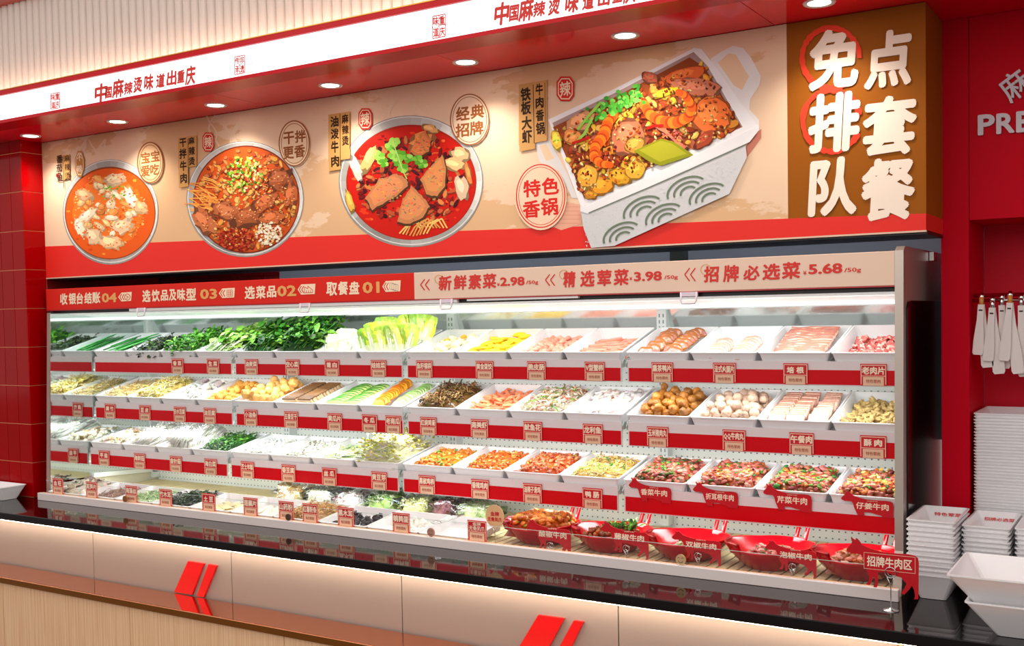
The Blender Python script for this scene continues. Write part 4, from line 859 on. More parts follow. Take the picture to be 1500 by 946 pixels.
def wedge(tr, pos, dv, L, Wd, cols, rib, name, label, group, cat='cabbage', nl=7):
    mb = MB(); rb = MB()
    d = Vector(dv).normalized()
    for i in range(nl):
        a = (i-(nl-1)/2)*.30; s_ = Vector((math.sin(a), -.25+.08*i*math.cos(a), 0))
        b = Vector(pos)+s_*Wd*.35; dd = (d+s_*.35).normalized(); side = dd.cross(Vector((0, 1, .2))).normalized(); nn = side.cross(dd); n = 8
        vs = []; c = pick(cols); ph = R.random()*6
        for k in range(n+1):
            t = k/n; w_ = Wd*(.35+.75*math.sin(PI*min(1, .1+t*.8)))*.5; ruf = .0055*t
            for j in range(5):
                u = j/2-1; vs.append(tuple(b+dd*L*t+side*w_*u+nn*(.25*w_*u*u+ruf*math.sin(k*2.1+j*2.6+ph)*abs(u)*1.6+ruf*1.2*math.sin(j*3+ph))))
        o = len(mb.v); mb.v += vs
        for k in range(n):
            for j in range(4):
                q = o+k*5+j; mb.f.append((q, q+1, q+6, q+5)); mb.m.append(0); mb.s.append(True)
                t = k/n; base = tuple(rib[m]*(1-t)+c[m]*t for m in range(3)) if j in (1, 2) or t < .35 else c
                if t > .75: base = tuple((base[m]*.5+cols[-1][m]*.5) for m in range(3))
                mb.c.append(vary(base, .05, 4))
        rb.tube([tuple(b-nn*.002), tuple(b+dd*L*.4-nn*.002), tuple(b+dd*L*.75-nn*.001)], [.007, .005, .002], 5, c=vary(rib, .03, 3), flat=.5)
    o = mb.obj('leaves' if False else name, vfood, None, tr.M); tag(o, label, cat, group)
    rb.obj('rib', vfood, o)
def f_napa(tr, name, label, cols=((226, 230, 60), (240, 236, 110), (200, 224, 90), (150, 200, 60)), rib=(244, 246, 226), L=.155, rows=2, cnt=5, yb=.05):
    for j in range(rows):
        for i in range(cnt):
            x = .035+(tr.W-.07)*i/(cnt-1); wedge(tr, (x+R.uniform(-.006, .006)+.01*j, yb+j*.10, .012+j*.02), (R.uniform(-.1, .25), .42+.1*j, 1), L*R.uniform(.85, 1.1), .062, cols, rib, 'cabbage_wedge', 'upright yellow green baby cabbage wedge, %s row, %s from the left' % ('front' if j == 0 else 'back', nth(i+1)), 'baby cabbage wedges')
def f_cab(tr, name, label):
    for i in range(5):
        x = .04+.045*i; wedge(tr, (x, .05+.03*(i % 2), .008), (R.uniform(0, .3), .7, .75), R.uniform(.10, .15), .085, ((222, 232, 176), (236, 240, 200), (206, 224, 150)), (244, 246, 230), 'cabbage_leaf_stack', 'pale cabbage wedge right of the water spinach, %s from the left' % nth(i+1), 'pale cabbage pieces', nl=5)
def balls(r, n, key, m, amp=.12, sq=.9, sub=2, el=1.0, **kw):
    def f(tr, name, label, **k2): pieces(tr, name, label, 'food', GR(label), key, lambda: ico(r*el, r, r*.95, amp, 2.6, 3), m, drop(tr, n, r, sq=sq, **kw))
    return f
def GR(label): return label.replace('one of the ', '')
def tubes(L, r, n, key, m, cur=.5, taper=.4, rr=.013, sq=.55, full=False, tilt=.35, **kw):
    def f(tr, name, label): pieces(tr, name, label, 'food', GR(label), key, lambda: curl(L, r, cur*R.uniform(.6, 1.3), taper=taper), m, drop(tr, n, rr, sq=sq), full, tilt, **kw)
    return f
def slices(cols, rowsn, L, Wd, th, key, m, bend=.15, lean=.6, rz=0, ruff=0, oval=True, x0=.03, x1=None, y0=.05, y1=None, skin=None, fc=None, ec=None, jr=.1, z0=.026, dz=.0):
    def f(tr, name, label):
        X1 = x1 or tr.W-.03; Y1 = y1 or tr.D-.05; w_ = (X1-x0)/cols
        for c in range(cols):
            for r_ in range(rowsn):
                x = x0+w_*(c+.5)+R.uniform(-.004, .004); y = y0+(Y1-y0)*r_/(rowsn-1)+R.uniform(-.003, .003); me = pm(key, lambda: bent(L, Wd, th, bend*R.uniform(.6, 1.4), ruff, oval=oval, m=6, cols=(lambda j, mm: vary(ec if (j <= 0 or j >= mm-1) else fc, .05, 4)) if fc else None), vfood if fc else m)
                o = link(name, me, None, tr.M @ Matrix.Translation((x, y, z0+Wd*.5*math.sin(lean)+dz*r_)) @ Matrix.Rotation(rz+R.uniform(-jr, jr), 4, 'Z') @ Matrix.Rotation(lean+R.uniform(-.12, .12), 4, 'X')); tag(o, '%s, %s from the front%s' % (label.replace('one of the ', '').replace('slices', 'slice'), nth(r_+1), '' if cols == 1 else ' of the %s row' % ('left' if c == 0 else 'right')), 'food', GR(label))
                if skin: link('skin', pm(key+'_skin', lambda: bent(L*1.03, Wd*1.04, th*.55, bend, 0, oval=oval), skin, 1), o)
    return f
def both(*fs):
    def f(tr, name, label):
        for g, nm, lb in fs: g(tr, nm, lb)
    return f
def st(fn, *a, **k): return lambda tr, name, label: fn(tr, name, label, *a, **k)
def f_duck(tr, name, label):
    def mk(): return bent(.085, .055, .007, .35, .003, cols=lambda j, m: (176, 100, 44) if j <= 0 or j >= m-1 else ((196, 122, 108) if R.random() < .7 else (224, 170, 146)))
    for c, (xc, n) in enumerate(((.075, 9), (.175, 9))):
        for i in range(n):
            o = link(name, pm('duck_slice', mk, vwet, 5), None, tr.M @ Matrix.Translation((xc+R.uniform(-.01, .01)+(.015*i/n), .045+i*.030, .042+.010*math.sin(i/n*3.1))) @ Matrix.Rotation(R.uniform(-.35, .35), 4, 'Z') @ Matrix.Rotation(.55, 4, 'X')); tag(o, 'smoked duck slice, %s from the front in the %s row of the top shelf tray' % (nth(i+1), 'left' if c == 0 else 'right'), 'food', GR(label))
def f_rolls(tr, name, label):
    def mk(): return bent(.075, .040, .012, R.uniform(.5, 1.1), .006, cols=lambda j, m: R.choice([(226, 110, 104), (240, 168, 154), (214, 84, 80), (246, 200, 186)]))
    pieces(tr, name, label, 'food', GR(label), 'pork_roll', mk, vwet, drop(tr, 26, .022, sq=.5), False, .4)
def f_dtofu(tr, name, label):
    for c in range(2):
        for i in range(15):
            k = pm('dtofu', lambda: MB().bbox(-.042, .042, -.005, .005, -.022, .022, .002), [dtofu], 1)
            o = link('dried_tofu_slice', k, None, tr.M @ Matrix.Translation((.075+.10*c, .045+i*.0165+R.uniform(-.002, .002), .044)) @ Matrix.Rotation(R.uniform(-.12, .12), 4, 'Z') @ Matrix.Rotation(.5, 4, 'X')); tag(o, 'cream dried tofu slab with dark crust, %s from the front in the %s row' % (nth(i+1), 'left' if c == 0 else 'right'), 'food', GR(label))
            link('crust', pm('dtofuc', lambda: MB().bbox(-.0425, .0425, -.0054, .0054, .016, .0235, .002), [dtofud], 1), o)
def f_fold(tr, name, label, cols=((232, 226, 218), (210, 202, 196), (246, 244, 238)), n=40, L=.07, Wd=.036):
    mb = MB(); mound(mb, tr.W, tr.D, .025, [cols[0]])
    x0, x1, y0, y1 = B(tr)
    for i in range(n):
        x = R.uniform(x0, x1); y = R.uniform(y0, y1); z = surf(x, y, x0-.01, x1+.01, y0-.01, y1+.01, .03)+R.random()*.012
        q = bent(L*R.uniform(.6, 1.1), Wd, .004, R.uniform(-.3, .6), .004); c = pick(cols); mb.add(q.v, q.f, 0, c, Matrix.Translation((x, y, z)) @ rrot(False, .7), True)
    return stuffobj(mb, tr, name, label)
def f_egg_roll(tr, name, label):
    def mk(): return ico(.026, .020, .016, .16, 1.4, 3)
    pieces(tr, 'stuffed_bean_pouch', 'one of the pale cream roe pouches right of the cabbage', 'food', 'pale roe pouches', 'pouch', mk, fm('pouch_cream', (250, 236, 196), .4, .08), drop(tr, 24, .022, sq=.6, y0=.05), False, .4)
    for x, y in ((.06, .040), (.13, .042), (.165, .05), (.12, .17), (.18, .22)):
        o = link('orange_yolk', pm('yolk', lambda: ico(.017, .015, .009, .08), fm('yolk_orange', (250, 160, 30), .3, .08), 2), None, tr.M @ Matrix.Translation((x, y, .036+.02*(y > .1)))); tag(o, 'orange yolk of roe lying on the pale pouches right of the cabbage', 'food', 'orange roe yolks')
TOP = [
 ('香菜', st(f_sticks), 'garlic_shoots', 'bright green garlic shoot sticks, nearest the mirrored left end of the top shelf', None),
 ('', st(leafy, KELP, [(40, 60, 20)], 170, .045, .022, .035, up=.25), 'dark_greens', 'blackish green seaweed heap on the top shelf', None),
 ('香菜', st(leafy, [(76, 150, 30), (104, 176, 50), (50, 116, 22)], [(130, 190, 90)], 260, .055, .022, .055, up=.6), 'coriander', 'frilly green coriander heap on the top shelf', 262),
 ('生菜', st(leafy, [(140, 192, 66), (94, 156, 44), (186, 220, 124)], [(226, 240, 200), (200, 226, 170)], 190, .10, .034, .05, up=.35, dirx=1.0, thick=.0045), 'lettuce', 'white stemmed lettuce leaves', 314),
 ('油麦菜', lambda t, n, l: spinach(t, n, l, .75), 'leaf_lettuce', 'dark green leafy stems, lower of the two big dark heaps', 370),
 ('空心菜', lambda t, n, l: spinach(t, n, l, 1.15), 'water_spinach', 'tall dark green water spinach bundle', 430),
 ('莲白', f_cab, 'cabbage', 'pale green cabbage wedges', 488),
 ('娃娃菜', f_napa, 'baby_cabbage', 'one of the upright yellow green baby cabbage wedges', 556),
 ('鱼籽福袋', f_egg_roll, 'roe_pouch', 'pale cream roe pouches', 623),
 ('黄金蛋饺', lambda t, n, l: pieces(t, n, l, 'food', 'yellow egg dumplings', 'eggd', lambda: ico(.030, .015, .011, .10, 1.5, 2), egg_y, drop(t, 44, .018, sq=.62, y0=.035), False, .35, rz=.2), 'egg_dumpling', 'one of the bright yellow egg dumplings on the top shelf', 711),
 ('脆皮肠', balls(.0125, 70, 'saus', saus, .08, .9, 2, 1.5, back=0), 'mini_sausage', 'one of the pink crackling mini sausages on the top shelf', 787),
 ('V型蟹柳', lambda t, n, l: pieces(t, n, l, 'food', 'pink crab sticks', 'crab', lambda: MB().bbox(-.045, .045, -.008, .008, -.006, .006, .003, c=None), [fm('crab_stick', (246, 150, 126), .35, .22, 26)], drop(t, 58, .014, sq=.45, y0=.04), False, .12, rz=.05), 'crab_stick', 'one of the pink crab sticks laid crosswise on the top shelf', 872),
 ('熏茶鸭片', f_duck, 'duck_slice', 'one of the brown edged smoked duck slices on the top shelf', 971),
 ('法式火腿片', both((slices(1, 6, .085, .075, .004, 'ham1', ham_m, .25, .35, 0, .002, fc=(248, 212, 194), ec=(226, 168, 146), x0=.03, x1=.13, y0=.04, y1=.16), 'ham_slice', 'pale ham slice of the left fan in the ham tray'), (slices(1, 6, .085, .075, .004, 'ham1', ham_m, .25, .35, .2, .002, fc=(248, 212, 194), ec=(226, 168, 146), x0=.14, x1=.24, y0=.04, y1=.18), 'ham_slice', 'pale ham slice of the right fan in the ham tray')), '', '', 1062),
 ('培根', slices(1, 22, .19, .05, .0035, 'bacon', bac_m, .02, .42, 0, .0022, fc=(248, 206, 186), ec=(222, 140, 120), oval=False, x0=.03, y0=.045, jr=.03, dz=.0006), 'bacon_slice', 'wide pale bacon slice', 1166),
 ('老肉片', f_rolls, 'pork_roll', 'one of the red and pink rolled pork slices', 1280)]
YEL = [(250, 226, 140), (244, 210, 100), (252, 240, 190)]
MID = [
 ('腐竹', st(shred, [(240, 222, 170), (228, 200, 130), (214, 180, 100)], 150, .07, .004, .028), 'tofu_skin_sticks', 'pale tan bean curd stick heap, middle shelf, nearest the mirror', 161),
 ('豆皮', st(shred, YEL, 190, .075, .0065, .048, cur=1.2, flat=.22, npt=6), 'yellow_noodle_strips', 'yellow bean curd ribbon heap on the middle shelf', 212),
 ('白水豆腐', st(f_fold), 'white_tripe', 'whitish grey folded sheets on the middle shelf', 263),
 ('油豆腐', balls(.0165, 62, 'puffs', puff, .2, .9, 2, 1.1), 'small_tofu_puff', 'one of the small golden tofu puffs on the middle shelf', 307),
 ('小油条', balls(.022, 42, 'puffl', puff2, .14, .9, 2, 1.15), 'large_tofu_puff', 'one of the larger orange tofu puffs on the middle shelf', 367),
 ('五香豆干', f_dtofu, 'dried_tofu_slice', 'one of the cream dried tofu slabs with dark crust on the middle shelf', 426),
 ('黄瓜片', slices(2, 11, .105, .040, .006, 'cuc', cuc_m, .3, .8, .35, 0, fc=(196, 226, 132), ec=(66, 140, 40), x0=.03, y0=.05), 'cucumber_slice', 'green skinned cucumber slice', 490),
 ('冬瓜', both((slices(1, 15, .075, .06, .007, 'pump', pump, .3, .6, 0, fc=(252, 176, 50), ec=(226, 120, 24), x0=.02, x1=.125, dz=.0014), 'pumpkin_slice', 'orange pumpkin slice'), (slices(1, 15, .075, .06, .006, 'melon', melon, .3, .6, 0, fc=(218, 238, 180), ec=(150, 196, 110), x0=.14, x1=.245), 'winter_melon_slice', 'pale green winter melon slice')), '', '', 541),
 ('红烧鸡肾', st(shred, [(130, 96, 52), (96, 66, 34), (160, 124, 74)], 300, .032, .0052, .045, m=vwet, flat=.5, tilt=.8, lift=.018), 'braised_gizzard', 'dark brown braised gizzard slices on the middle shelf', 627),
 ('南美虾', tubes(.075, .0088, 84, 'shrimp', shrimp_m, .75, .65, .015, .62, False, .5), 'shrimp', 'one of the pink cooked shrimps on the middle shelf', 702),
 ('鱿鱼花', st(shred, [(236, 206, 180), (222, 184, 156), (246, 226, 206)], 190, .045, .0055, .040, m=vwet, cur=1.4, extra=[([(130, 196, 60), (90, 170, 50)], 34, .045, .0035), ([(220, 90, 60)], 26, .045, .003)]), 'squid_flowers', 'pale squid with green and red pepper on the middle shelf', 780),
 ('龙利鱼', st(saucy, [(244, 232, 226), (250, 242, 236), (236, 218, 212)], [(210, 50, 40), (90, 160, 70)], 120, .022, .026, (240, 226, 220), .006, 16, .3), 'white_fish', 'white fish slices dotted with red chilli on the middle shelf', 868),
 ('玉米猪肉丸', balls(.0185, 64, 'porkb', pork_ball, .14), 'corn_pork_ball', 'one of the golden brown corn pork balls on the middle shelf', 963),
 ('QQ牛肉丸', balls(.0195, 52, 'beefb', beef_ball, .09, el=1.05), 'beef_ball', 'one of the pale greyish pink beef balls on the middle shelf', 1075),
 ('午餐肉', both((slices(2, 12, .062, .050, .008, 'lunch', lunch_m, .0, .62, fc=(246, 206, 186), ec=(214, 146, 124), oval=False, x0=.02, x1=.16), 'luncheon_slice', 'square luncheon meat slice'), (slices(1, 12, .062, .052, .007, 'lunch2', lunch_m, .0, .62, fc=(246, 208, 188), ec=(222, 166, 146), oval=False, x0=.17, x1=.25), 'luncheon_slice', 'square luncheon meat slice of the separate right stack')), '', '', 1174),
 ('酥肉', lambda t, n, l: pieces(t, n, l, 'food', 'fried crispy pork pieces', 'crisp', lambda: ico(.020, .0095, .009, .45, 2.0, 3), crisp, drop(t, 104, .0125, sq=.75), True), 'crispy_pork', 'one of the knobbly fried crispy pork pieces', 1279)]
WH = [(244, 244, 236), (250, 250, 246), (232, 230, 216)]
def enoki(tr, name, label, h=.06, n=700, L=.10, hr=.0032):
    mb = MB(); mound(mb, tr.W, tr.D, h*.6, [(236, 234, 222)]); x0, x1, y0, y1 = B(tr, .022); bun = [(R.uniform(x0, x1), R.uniform(y0, y1), R.uniform(-.5, .7)) for _ in range(22)]
    for i in range(n):
        bx, by, ba = bun[i % 22]; x = bx+R.uniform(-.02, .02); y = min(max(by+R.uniform(-.03, .03), y0), y1); z = surf(x, y, x0-.01, x1+.01, y0-.01, y1+.01, h*.75)+R.random()*.020
        a = PI/2+ba+R.uniform(-.12, .12); l = L*R.uniform(.6, 1.05); e = .30; dx, dy = math.cos(a), math.sin(a); k = min(1, (tr.D+.01-y)/max(.01, l*dy)) if dy > 0 else 1; l *= max(.5, k)
        pts = [(x-dx*l*.4, max(.012, y-dy*l*.4), z-e*l*.4), (x, y, z), (x+dx*l*.55, y+dy*l*.55, z+e*l*.5)]; c = pick(WH); mb.tube(pts, .0021, 3, c=c)
        q = pts[-1]; mb.tube([(q[0]-hr, q[1], q[2]), (q[0], q[1], q[2]+.002), (q[0]+hr, q[1], q[2])], [hr*.5, hr, hr*.4], 5, c=c)
    return stuffobj(mb, tr, name, label)
LOW = [
 ('平菇', lambda t, n, l: f_fold(t, n, l, ((240, 226, 206), (200, 170, 130), (248, 242, 230)), 60, .05, .03), 'oyster_mushroom', 'cream oyster mushrooms with tan edges, lower shelf by the mirror', 150),
 ('海鲜菇', lambda t, n, l: enoki(t, n, l, .06), 'seafood_mushroom', 'white long stemmed mushrooms, left of the two white heaps on the lower shelf', 202),
 ('金针菇', lambda t, n, l: enoki(t, n, l, .078, 800, .12, .003), 'enoki_mushroom', 'white enoki mushrooms beside green kelp', 255),
 ('海白菜', st(leafy, [(60, 108, 36), (84, 136, 44), (38, 74, 26)], [(50, 120, 50)], 240, .04, .016, .045, up=.3), 'green_kelp', 'dark green chopped sea greens on the lower shelf', 306),
 ('芝士年糕', st(shred, WH, 150, .05, .006, .022), 'rice_cake', 'white rice cake sticks on the lower shelf', 360),
 ('香豆腐', st(shred, [(244, 242, 226), (236, 234, 210)], 170, .045, .007, .024), 'white_tofu_strips', 'white tofu strips, middle of the lower shelf', 420),
 ('丝瓜', st(shred, [(228, 240, 196), (240, 246, 220), (200, 226, 150)], 120, .07, .005, .022, ang=.2), 'silk_gourd', 'pale green silk gourd strips on the lower shelf', 480),
 ('黄豆芽', lambda t, n, l: sprouts(t, n, l, .095, 560), 'bean_sprouts', 'tall heap of yellow headed bean sprouts', 553),
 ('黑椒鸡柳', st(saucy, [(230, 140, 50), (214, 110, 40), (240, 170, 90)], [(70, 140, 40), (110, 170, 60)], 130, .012, .026, (220, 120, 40), .011, 20), 'pepper_chicken', 'orange saucy chicken strips with green herbs on the lower shelf', 623),
 ('香辣鸡肉', st(saucy, [(226, 110, 40), (236, 150, 80), (200, 80, 30)], [(250, 220, 150), (120, 160, 60)], 190, .010, .028, (214, 100, 36), .006, 50), 'spicy_chicken', 'orange red diced chicken on the lower shelf', 701),
 ('油辣子滑鸡', st(saucy, [(190, 96, 56), (170, 76, 40), (214, 130, 90)], [(150, 190, 70), (210, 70, 40)], 220, .011, .034, (190, 80, 36), .006, 46), 'chilli_oil_chicken', 'red brown minced chicken with chopped scallion on the lower shelf', 778),
 ('鸭肠', st(shred, [(246, 206, 120), (240, 190, 96), (250, 226, 160)], 190, .045, .0042, .034, m=vwet, cur=1.5, extra=[([(60, 150, 50), (100, 180, 70)], 22, .04, .0032)]), 'duck_intestine', 'yellow curled duck intestine with scallion pieces on the lower shelf', 866)]
BF = [(176, 92, 76), (196, 112, 94), (150, 66, 52), (206, 130, 110)]
for nm, lb, cs, xtra in (('coriander_beef', 'marinated beef mixed with dark coriander, leftmost of the four beef trays', BF, ([(80, 110, 40), (50, 80, 30)], 60, .010)), ('fishmint_beef', 'marinated beef with orange root bits, second of the four beef trays', BF+[(210, 110, 50)], ([(236, 160, 70), (230, 190, 130)], 50, .008)),
        ('celery_beef', 'marinated beef with green celery, third of the four beef trays', BF+[(206, 110, 50)], ([(70, 130, 50), (110, 150, 50)], 60, .011)), ('ginger_beef', 'marinated beef with yellow ginger, rightmost of the four beef trays', BF+[(206, 110, 50)], ([(226, 180, 80), (240, 206, 120)], 50, .012))):
    LOW.append(('', st(saucy, cs, [(60, 120, 40), (40, 90, 36), (100, 150, 50)], 190, .015, .040, (150, 70, 46), .009, 60, .4, (xtra,)), nm, lb, None))

def tagat(txt, xc, z_b, zt_, yr, kind, label):
    # red plate with cream name, beige lower panel with small lettering, cream outline
    hw = .046; hh = zt_-z_b
    e = empty('price_tag', (xc, yr, z_b), label, 'price tag', None)
    y = yr-.0062
    part(MB().bbox(xc-hw, xc+hw, y, y+.002, z_b, zt_, .0008), 'plate', tag_red, e)
    part(MB().bbox(xc-hw*.78, xc+hw*.78, y-.0008, y, z_b-.0, z_b+hh*.40, .0003), 'lower_panel', tag_beige, e)
    ln = MB(); y2 = y-.0006
    for a in (-1, 1): ln.box(xc+a*hw*.93-.0012, xc+a*hw*.93+.0012, y2, y2+.0006, z_b+hh*.06, z_b+hh*.93)
    ln.box(xc-hw*.93, xc+hw*.93, y2, y2+.0006, z_b+hh*.92, z_b+hh*.95); ln.box(xc-hw*.93, xc+hw*.93, y2, y2+.0006, z_b+hh*.43, z_b+hh*.455)
    part(ln, 'outline', tag_line, e)
    n = len(txt); wd_ = min(.021, .078/n)*n*.5
    t = MB()
    if '/' in txt:
        a, b = txt.split('/'); t.text(a, xc-.020, xc+.020, z_b+hh*.74, z_b+hh*.90, y-.0011, 0, .03, 1); t.text(b, xc-.037, xc+.037, z_b+hh*.48, z_b+hh*.72, y-.0011, 0, .03, 1)
    elif n == 2:
        for i in (0, 1): t.text(txt[i], xc-.032+i*.036, xc-.004+i*.036, z_b+hh*.52, z_b+hh*.84, y-.0011, 0, .07, 1)
    else: t.text(txt, xc-min(.040, n*.014), xc+min(.040, n*.014), z_b+hh*.51, z_b+hh*.87, y-.0011, 0, .055, 1)
    part(t, 'name_lettering', tag_cream, e)
    t = MB().text(kind, xc-.025, xc+.025, z_b+hh*.12, z_b+hh*.29, y-.0017, 0, .02, 1); part(t, 'small_lettering', tag_brown, e)
    return e
tag_red = mat('tag_red', (204, 14, 30), .35); tag_beige = mat('tag_beige', (232, 192, 160), .45); tag_line = mat('tag_line', (246, 214, 186), .45); tag_cream = mat('tag_cream', (252, 230, 204), .5); tag_brown = mat('tag_brown', (180, 90, 66), .5)
PW = .2755
shelfname = ['top', 'middle', 'lower']
for r_, (row, (yr, zf, zl, zr1, zr0, tilt, dep)) in enumerate(zip((TOP, MID, LOW), ROWS)):
    for i, (cn, fn, nm, lb, tpx) in enumerate(row):
        s_ = i//4; a = BRK[s_]+.008; b = BRK[s_+1]-.008
        if s_ == 3: b = FX1-.004
        if s_ == 0: a = FX0+.004
        x = a+(b-a)*(i % 4)/4+.001; W_ = (b-a)/4-.003
        what = (lb.split(' on the ')[0].replace('one of the ', '') if lb else {0: 'pale ham slices', 1: 'pumpkin and winter melon slices'}[0 if r_ == 0 else 1])
        if not lb and r_ == 1 and i == 14: what = 'square luncheon meat slices'
        words = what.split(',')[0] if 'marinated' not in what else nm.replace('_', ' ')
        tr = Tray(x, yr+.0085, H+zl-.0205, tilt, dep, 'white %s shelf tray of %s' % (shelfname[r_], words), round(W_, 4))
        fn(tr, nm, lb)
        if tpx:
            kind = '每日鲜蔬' if tpx < 600 else '特色荤肉'
            tagat(cn, at(tpx, 560, yr)[0], H+zr0-.001, H+zr1+.024, yr, kind, 'red price tag on the %s rail under the %s' % (shelfname[r_], words))
# the extra melon tag
yr, zf, zl, zr1, zr0, tilt, dep = ROWS[1]
tagat('老南瓜', at(577, 620, yr)[0], H+zr0-.001, H+zr1+.024, yr, '每日鲜蔬', 'red and beige price tag crowded beside the pumpkin tag on the middle shelf')

# ------------------------------------------------------------------ bottom row: low trays behind the front glass
def f_coins(cols, L, n, key, th=.004, bend=.15):
    def f(tr, name, label):
        m = fm(key+'_mat', cols, .4, .1, 50, .2); pieces(tr, name, label, 'food', GR(label), key, lambda: bent(L, L*.85, th, bend*R.uniform(.3, 1.5), .001), m, [(a, b, c*.6) for a, b, c in drop(tr, n, L*.38, sq=.35)], False, .3)
    return f
BOT = [
 ('血旺', [86], st(f_fold, cols=((196, 186, 172), (214, 206, 194), (180, 166, 152)), n=22), 'pale_sheets', 'pale grey sheets in the bottom tray nearest the left end'),
 ('莴笋片', [135], st(shred, [(170, 130, 112), (140, 96, 84), (196, 160, 140)], 90, .035, .004, .004), 'brown_shreds', 'brown shreds in the second bottom tray from the left'),
 ('海藻丝', [193], st(shred, [(190, 220, 160), (210, 232, 186), (160, 200, 120)], 140, .05, .004, .010), 'pale_green_shreds', 'pale green shreds in the bottom row left of the dark green leaves'),
 ('竹木耳', [243], st(leafy, [(40, 60, 40), (26, 44, 30), (60, 90, 50)], [(40, 60, 30)], 110, .045, .024, .022, up=.3), 'dark_leaves', 'dark green black leaves in the bottom row'),
 ('土豆', [306], f_coins((240, 226, 176), .05, 34, 'potato'), 'potato_slice', 'one of the pale yellow potato slices in the bottom row'),
 ('莲藕片', [367], f_coins((246, 238, 222), .052, 32, 'lotus'), 'lotus_slice', 'one of the white lotus root slices in the bottom row'),
 ('山药粉', [419, 454], st(shred, [(222, 176, 110), (206, 150, 80), (236, 200, 140)], 260, .055, .0034, .028, cur=1.4), 'yam_noodles', 'golden tan yam noodle heap in the bottom row'),
 ('黑木耳', [506], lambda t, n, l: pieces(t, n, l, 'food', 'black wood ear', 'woodear', lambda: ico(.017, .013, .010, .35, 1.8, 2), fm('wood_ear', (34, 26, 34), .25, .3), drop(t, 34, .0125, sq=.7), True), 'wood_ear', 'one of the black wood ear lumps in the bottom row'),
 ('鹌鹑蛋', [587], lambda t, n, l: pieces(t, n, l, 'food', 'white quail eggs', 'quail', lambda: ico(.016, .012, .012, .02), egg_m, drop(t, 40, .0125, sq=.8), True), 'quail_egg', 'one of the peeled white quail eggs in the bottom row'),
 ('金牌/无骨凤爪', [698], None, '', '')]
dark_names = {'山药粉': ['山药粉', '红薯粉条']}
for k, (cn, pxs, fn, nm, lb) in enumerate(BOT):
    x = -5.188+.276*k; what = lb.replace('one of the ', '').split(' in the ')[0] if lb else 'nothing, beside the first red bowl'
    tr = Tray(x, 3.590, H-.9395, 7, .255, 'low white tray behind the front glass holding %s' % what, .272, .040)
    if fn: fn(tr, nm, lb)
    for j, px in enumerate(pxs):
        t_ = dark_names.get(cn, [cn])[j if cn in dark_names else 0]; xc = at(px, 750, 3.575)[0]
        tagat(t_, xc, H-.9035, H-.822, 3.5815, '特色荤肉' if px > 560 else '每日鲜蔬', 'red price tag on the front rail %s' % ('before the ' + what.split(',')[0] if fn else 'left of the red bowls') if j == 0 else 'red and beige tag on the front rail just right of the yam noodle tag')
# spoon lying in the quail egg tray
sp = empty('serving_spoon', (-2.64, 3.74, H-.89), 'steel serving spoon resting in the quail egg tray', 'spoon')
part(MB().tube([(-2.60, 3.78, H-.845), (-2.63, 3.73, H-.862), (-2.655, 3.69, H-.872)], [.004, .004, .003], 6), 'handle', chrome, sp)
part(ico(.026, .020, .008, .0), 'spoon_head', chrome, sp, smooth=True).matrix_local = Matrix.Translation((-.03, -.07, .02))
# bags of cut vegetables behind the low trays
film = glassmat('bag_film', (240, 245, 250), .0, (.97, .98, .98))
class Dummy:
    def __init__(s, M, W, D): s.M, s.W, s.D = M, W, D
for px, nm, what, cs in ((436, 'orange_vegetables', 'pale noodles and orange slices', [(236, 220, 190), (240, 190, 110)]), (478, 'white_vegetables', 'white cauliflower pieces', [(244, 240, 220), (250, 248, 236)]),
        (520, 'mixed_vegetables', 'white onion and red cabbage', [(246, 246, 240), (170, 110, 110)]), (568, 'green_vegetables', 'green stems and white sprouts', [(160, 190, 110), (236, 236, 214), (120, 160, 80)]),
        (618, 'yellow_sprouts', 'yellow green sprouts', [(230, 228, 150), (240, 238, 206)]), (662, 'purple_cabbage', 'shredded purple cabbage', [(150, 96, 104), (180, 130, 130)]), (700, 'leafy_stems', 'white and green leafy stems', [(190, 210, 150), (240, 242, 228)])):
    x = at(px, 735, 4.04)[0]; b = empty('vegetable_bag', (x, 4.04, H-.935), 'clear plastic bag of %s behind the low trays' % what, 'bag', 'bags of cut vegetables on the fridge deck')
    M = Matrix.Translation((-.10, -.09, .002)); mb = MB(); D_ = Dummy(M, .2, .18)
    mound(mb, .2, .18, .055, [cs[0]], amp=.4); ribbons(mb, 170, .05, .0036, cs, (.025, .175, .02, .16), .055, cur=1.0)
    o = mb.obj('vegetables', vfood, b, M); o['kind'] = 'stuff'
    f = ico(.118, .105, .055, .30, 2.6, 3); f.obj('plastic_film', film, b, Matrix.Translation((0, 0, .055)))

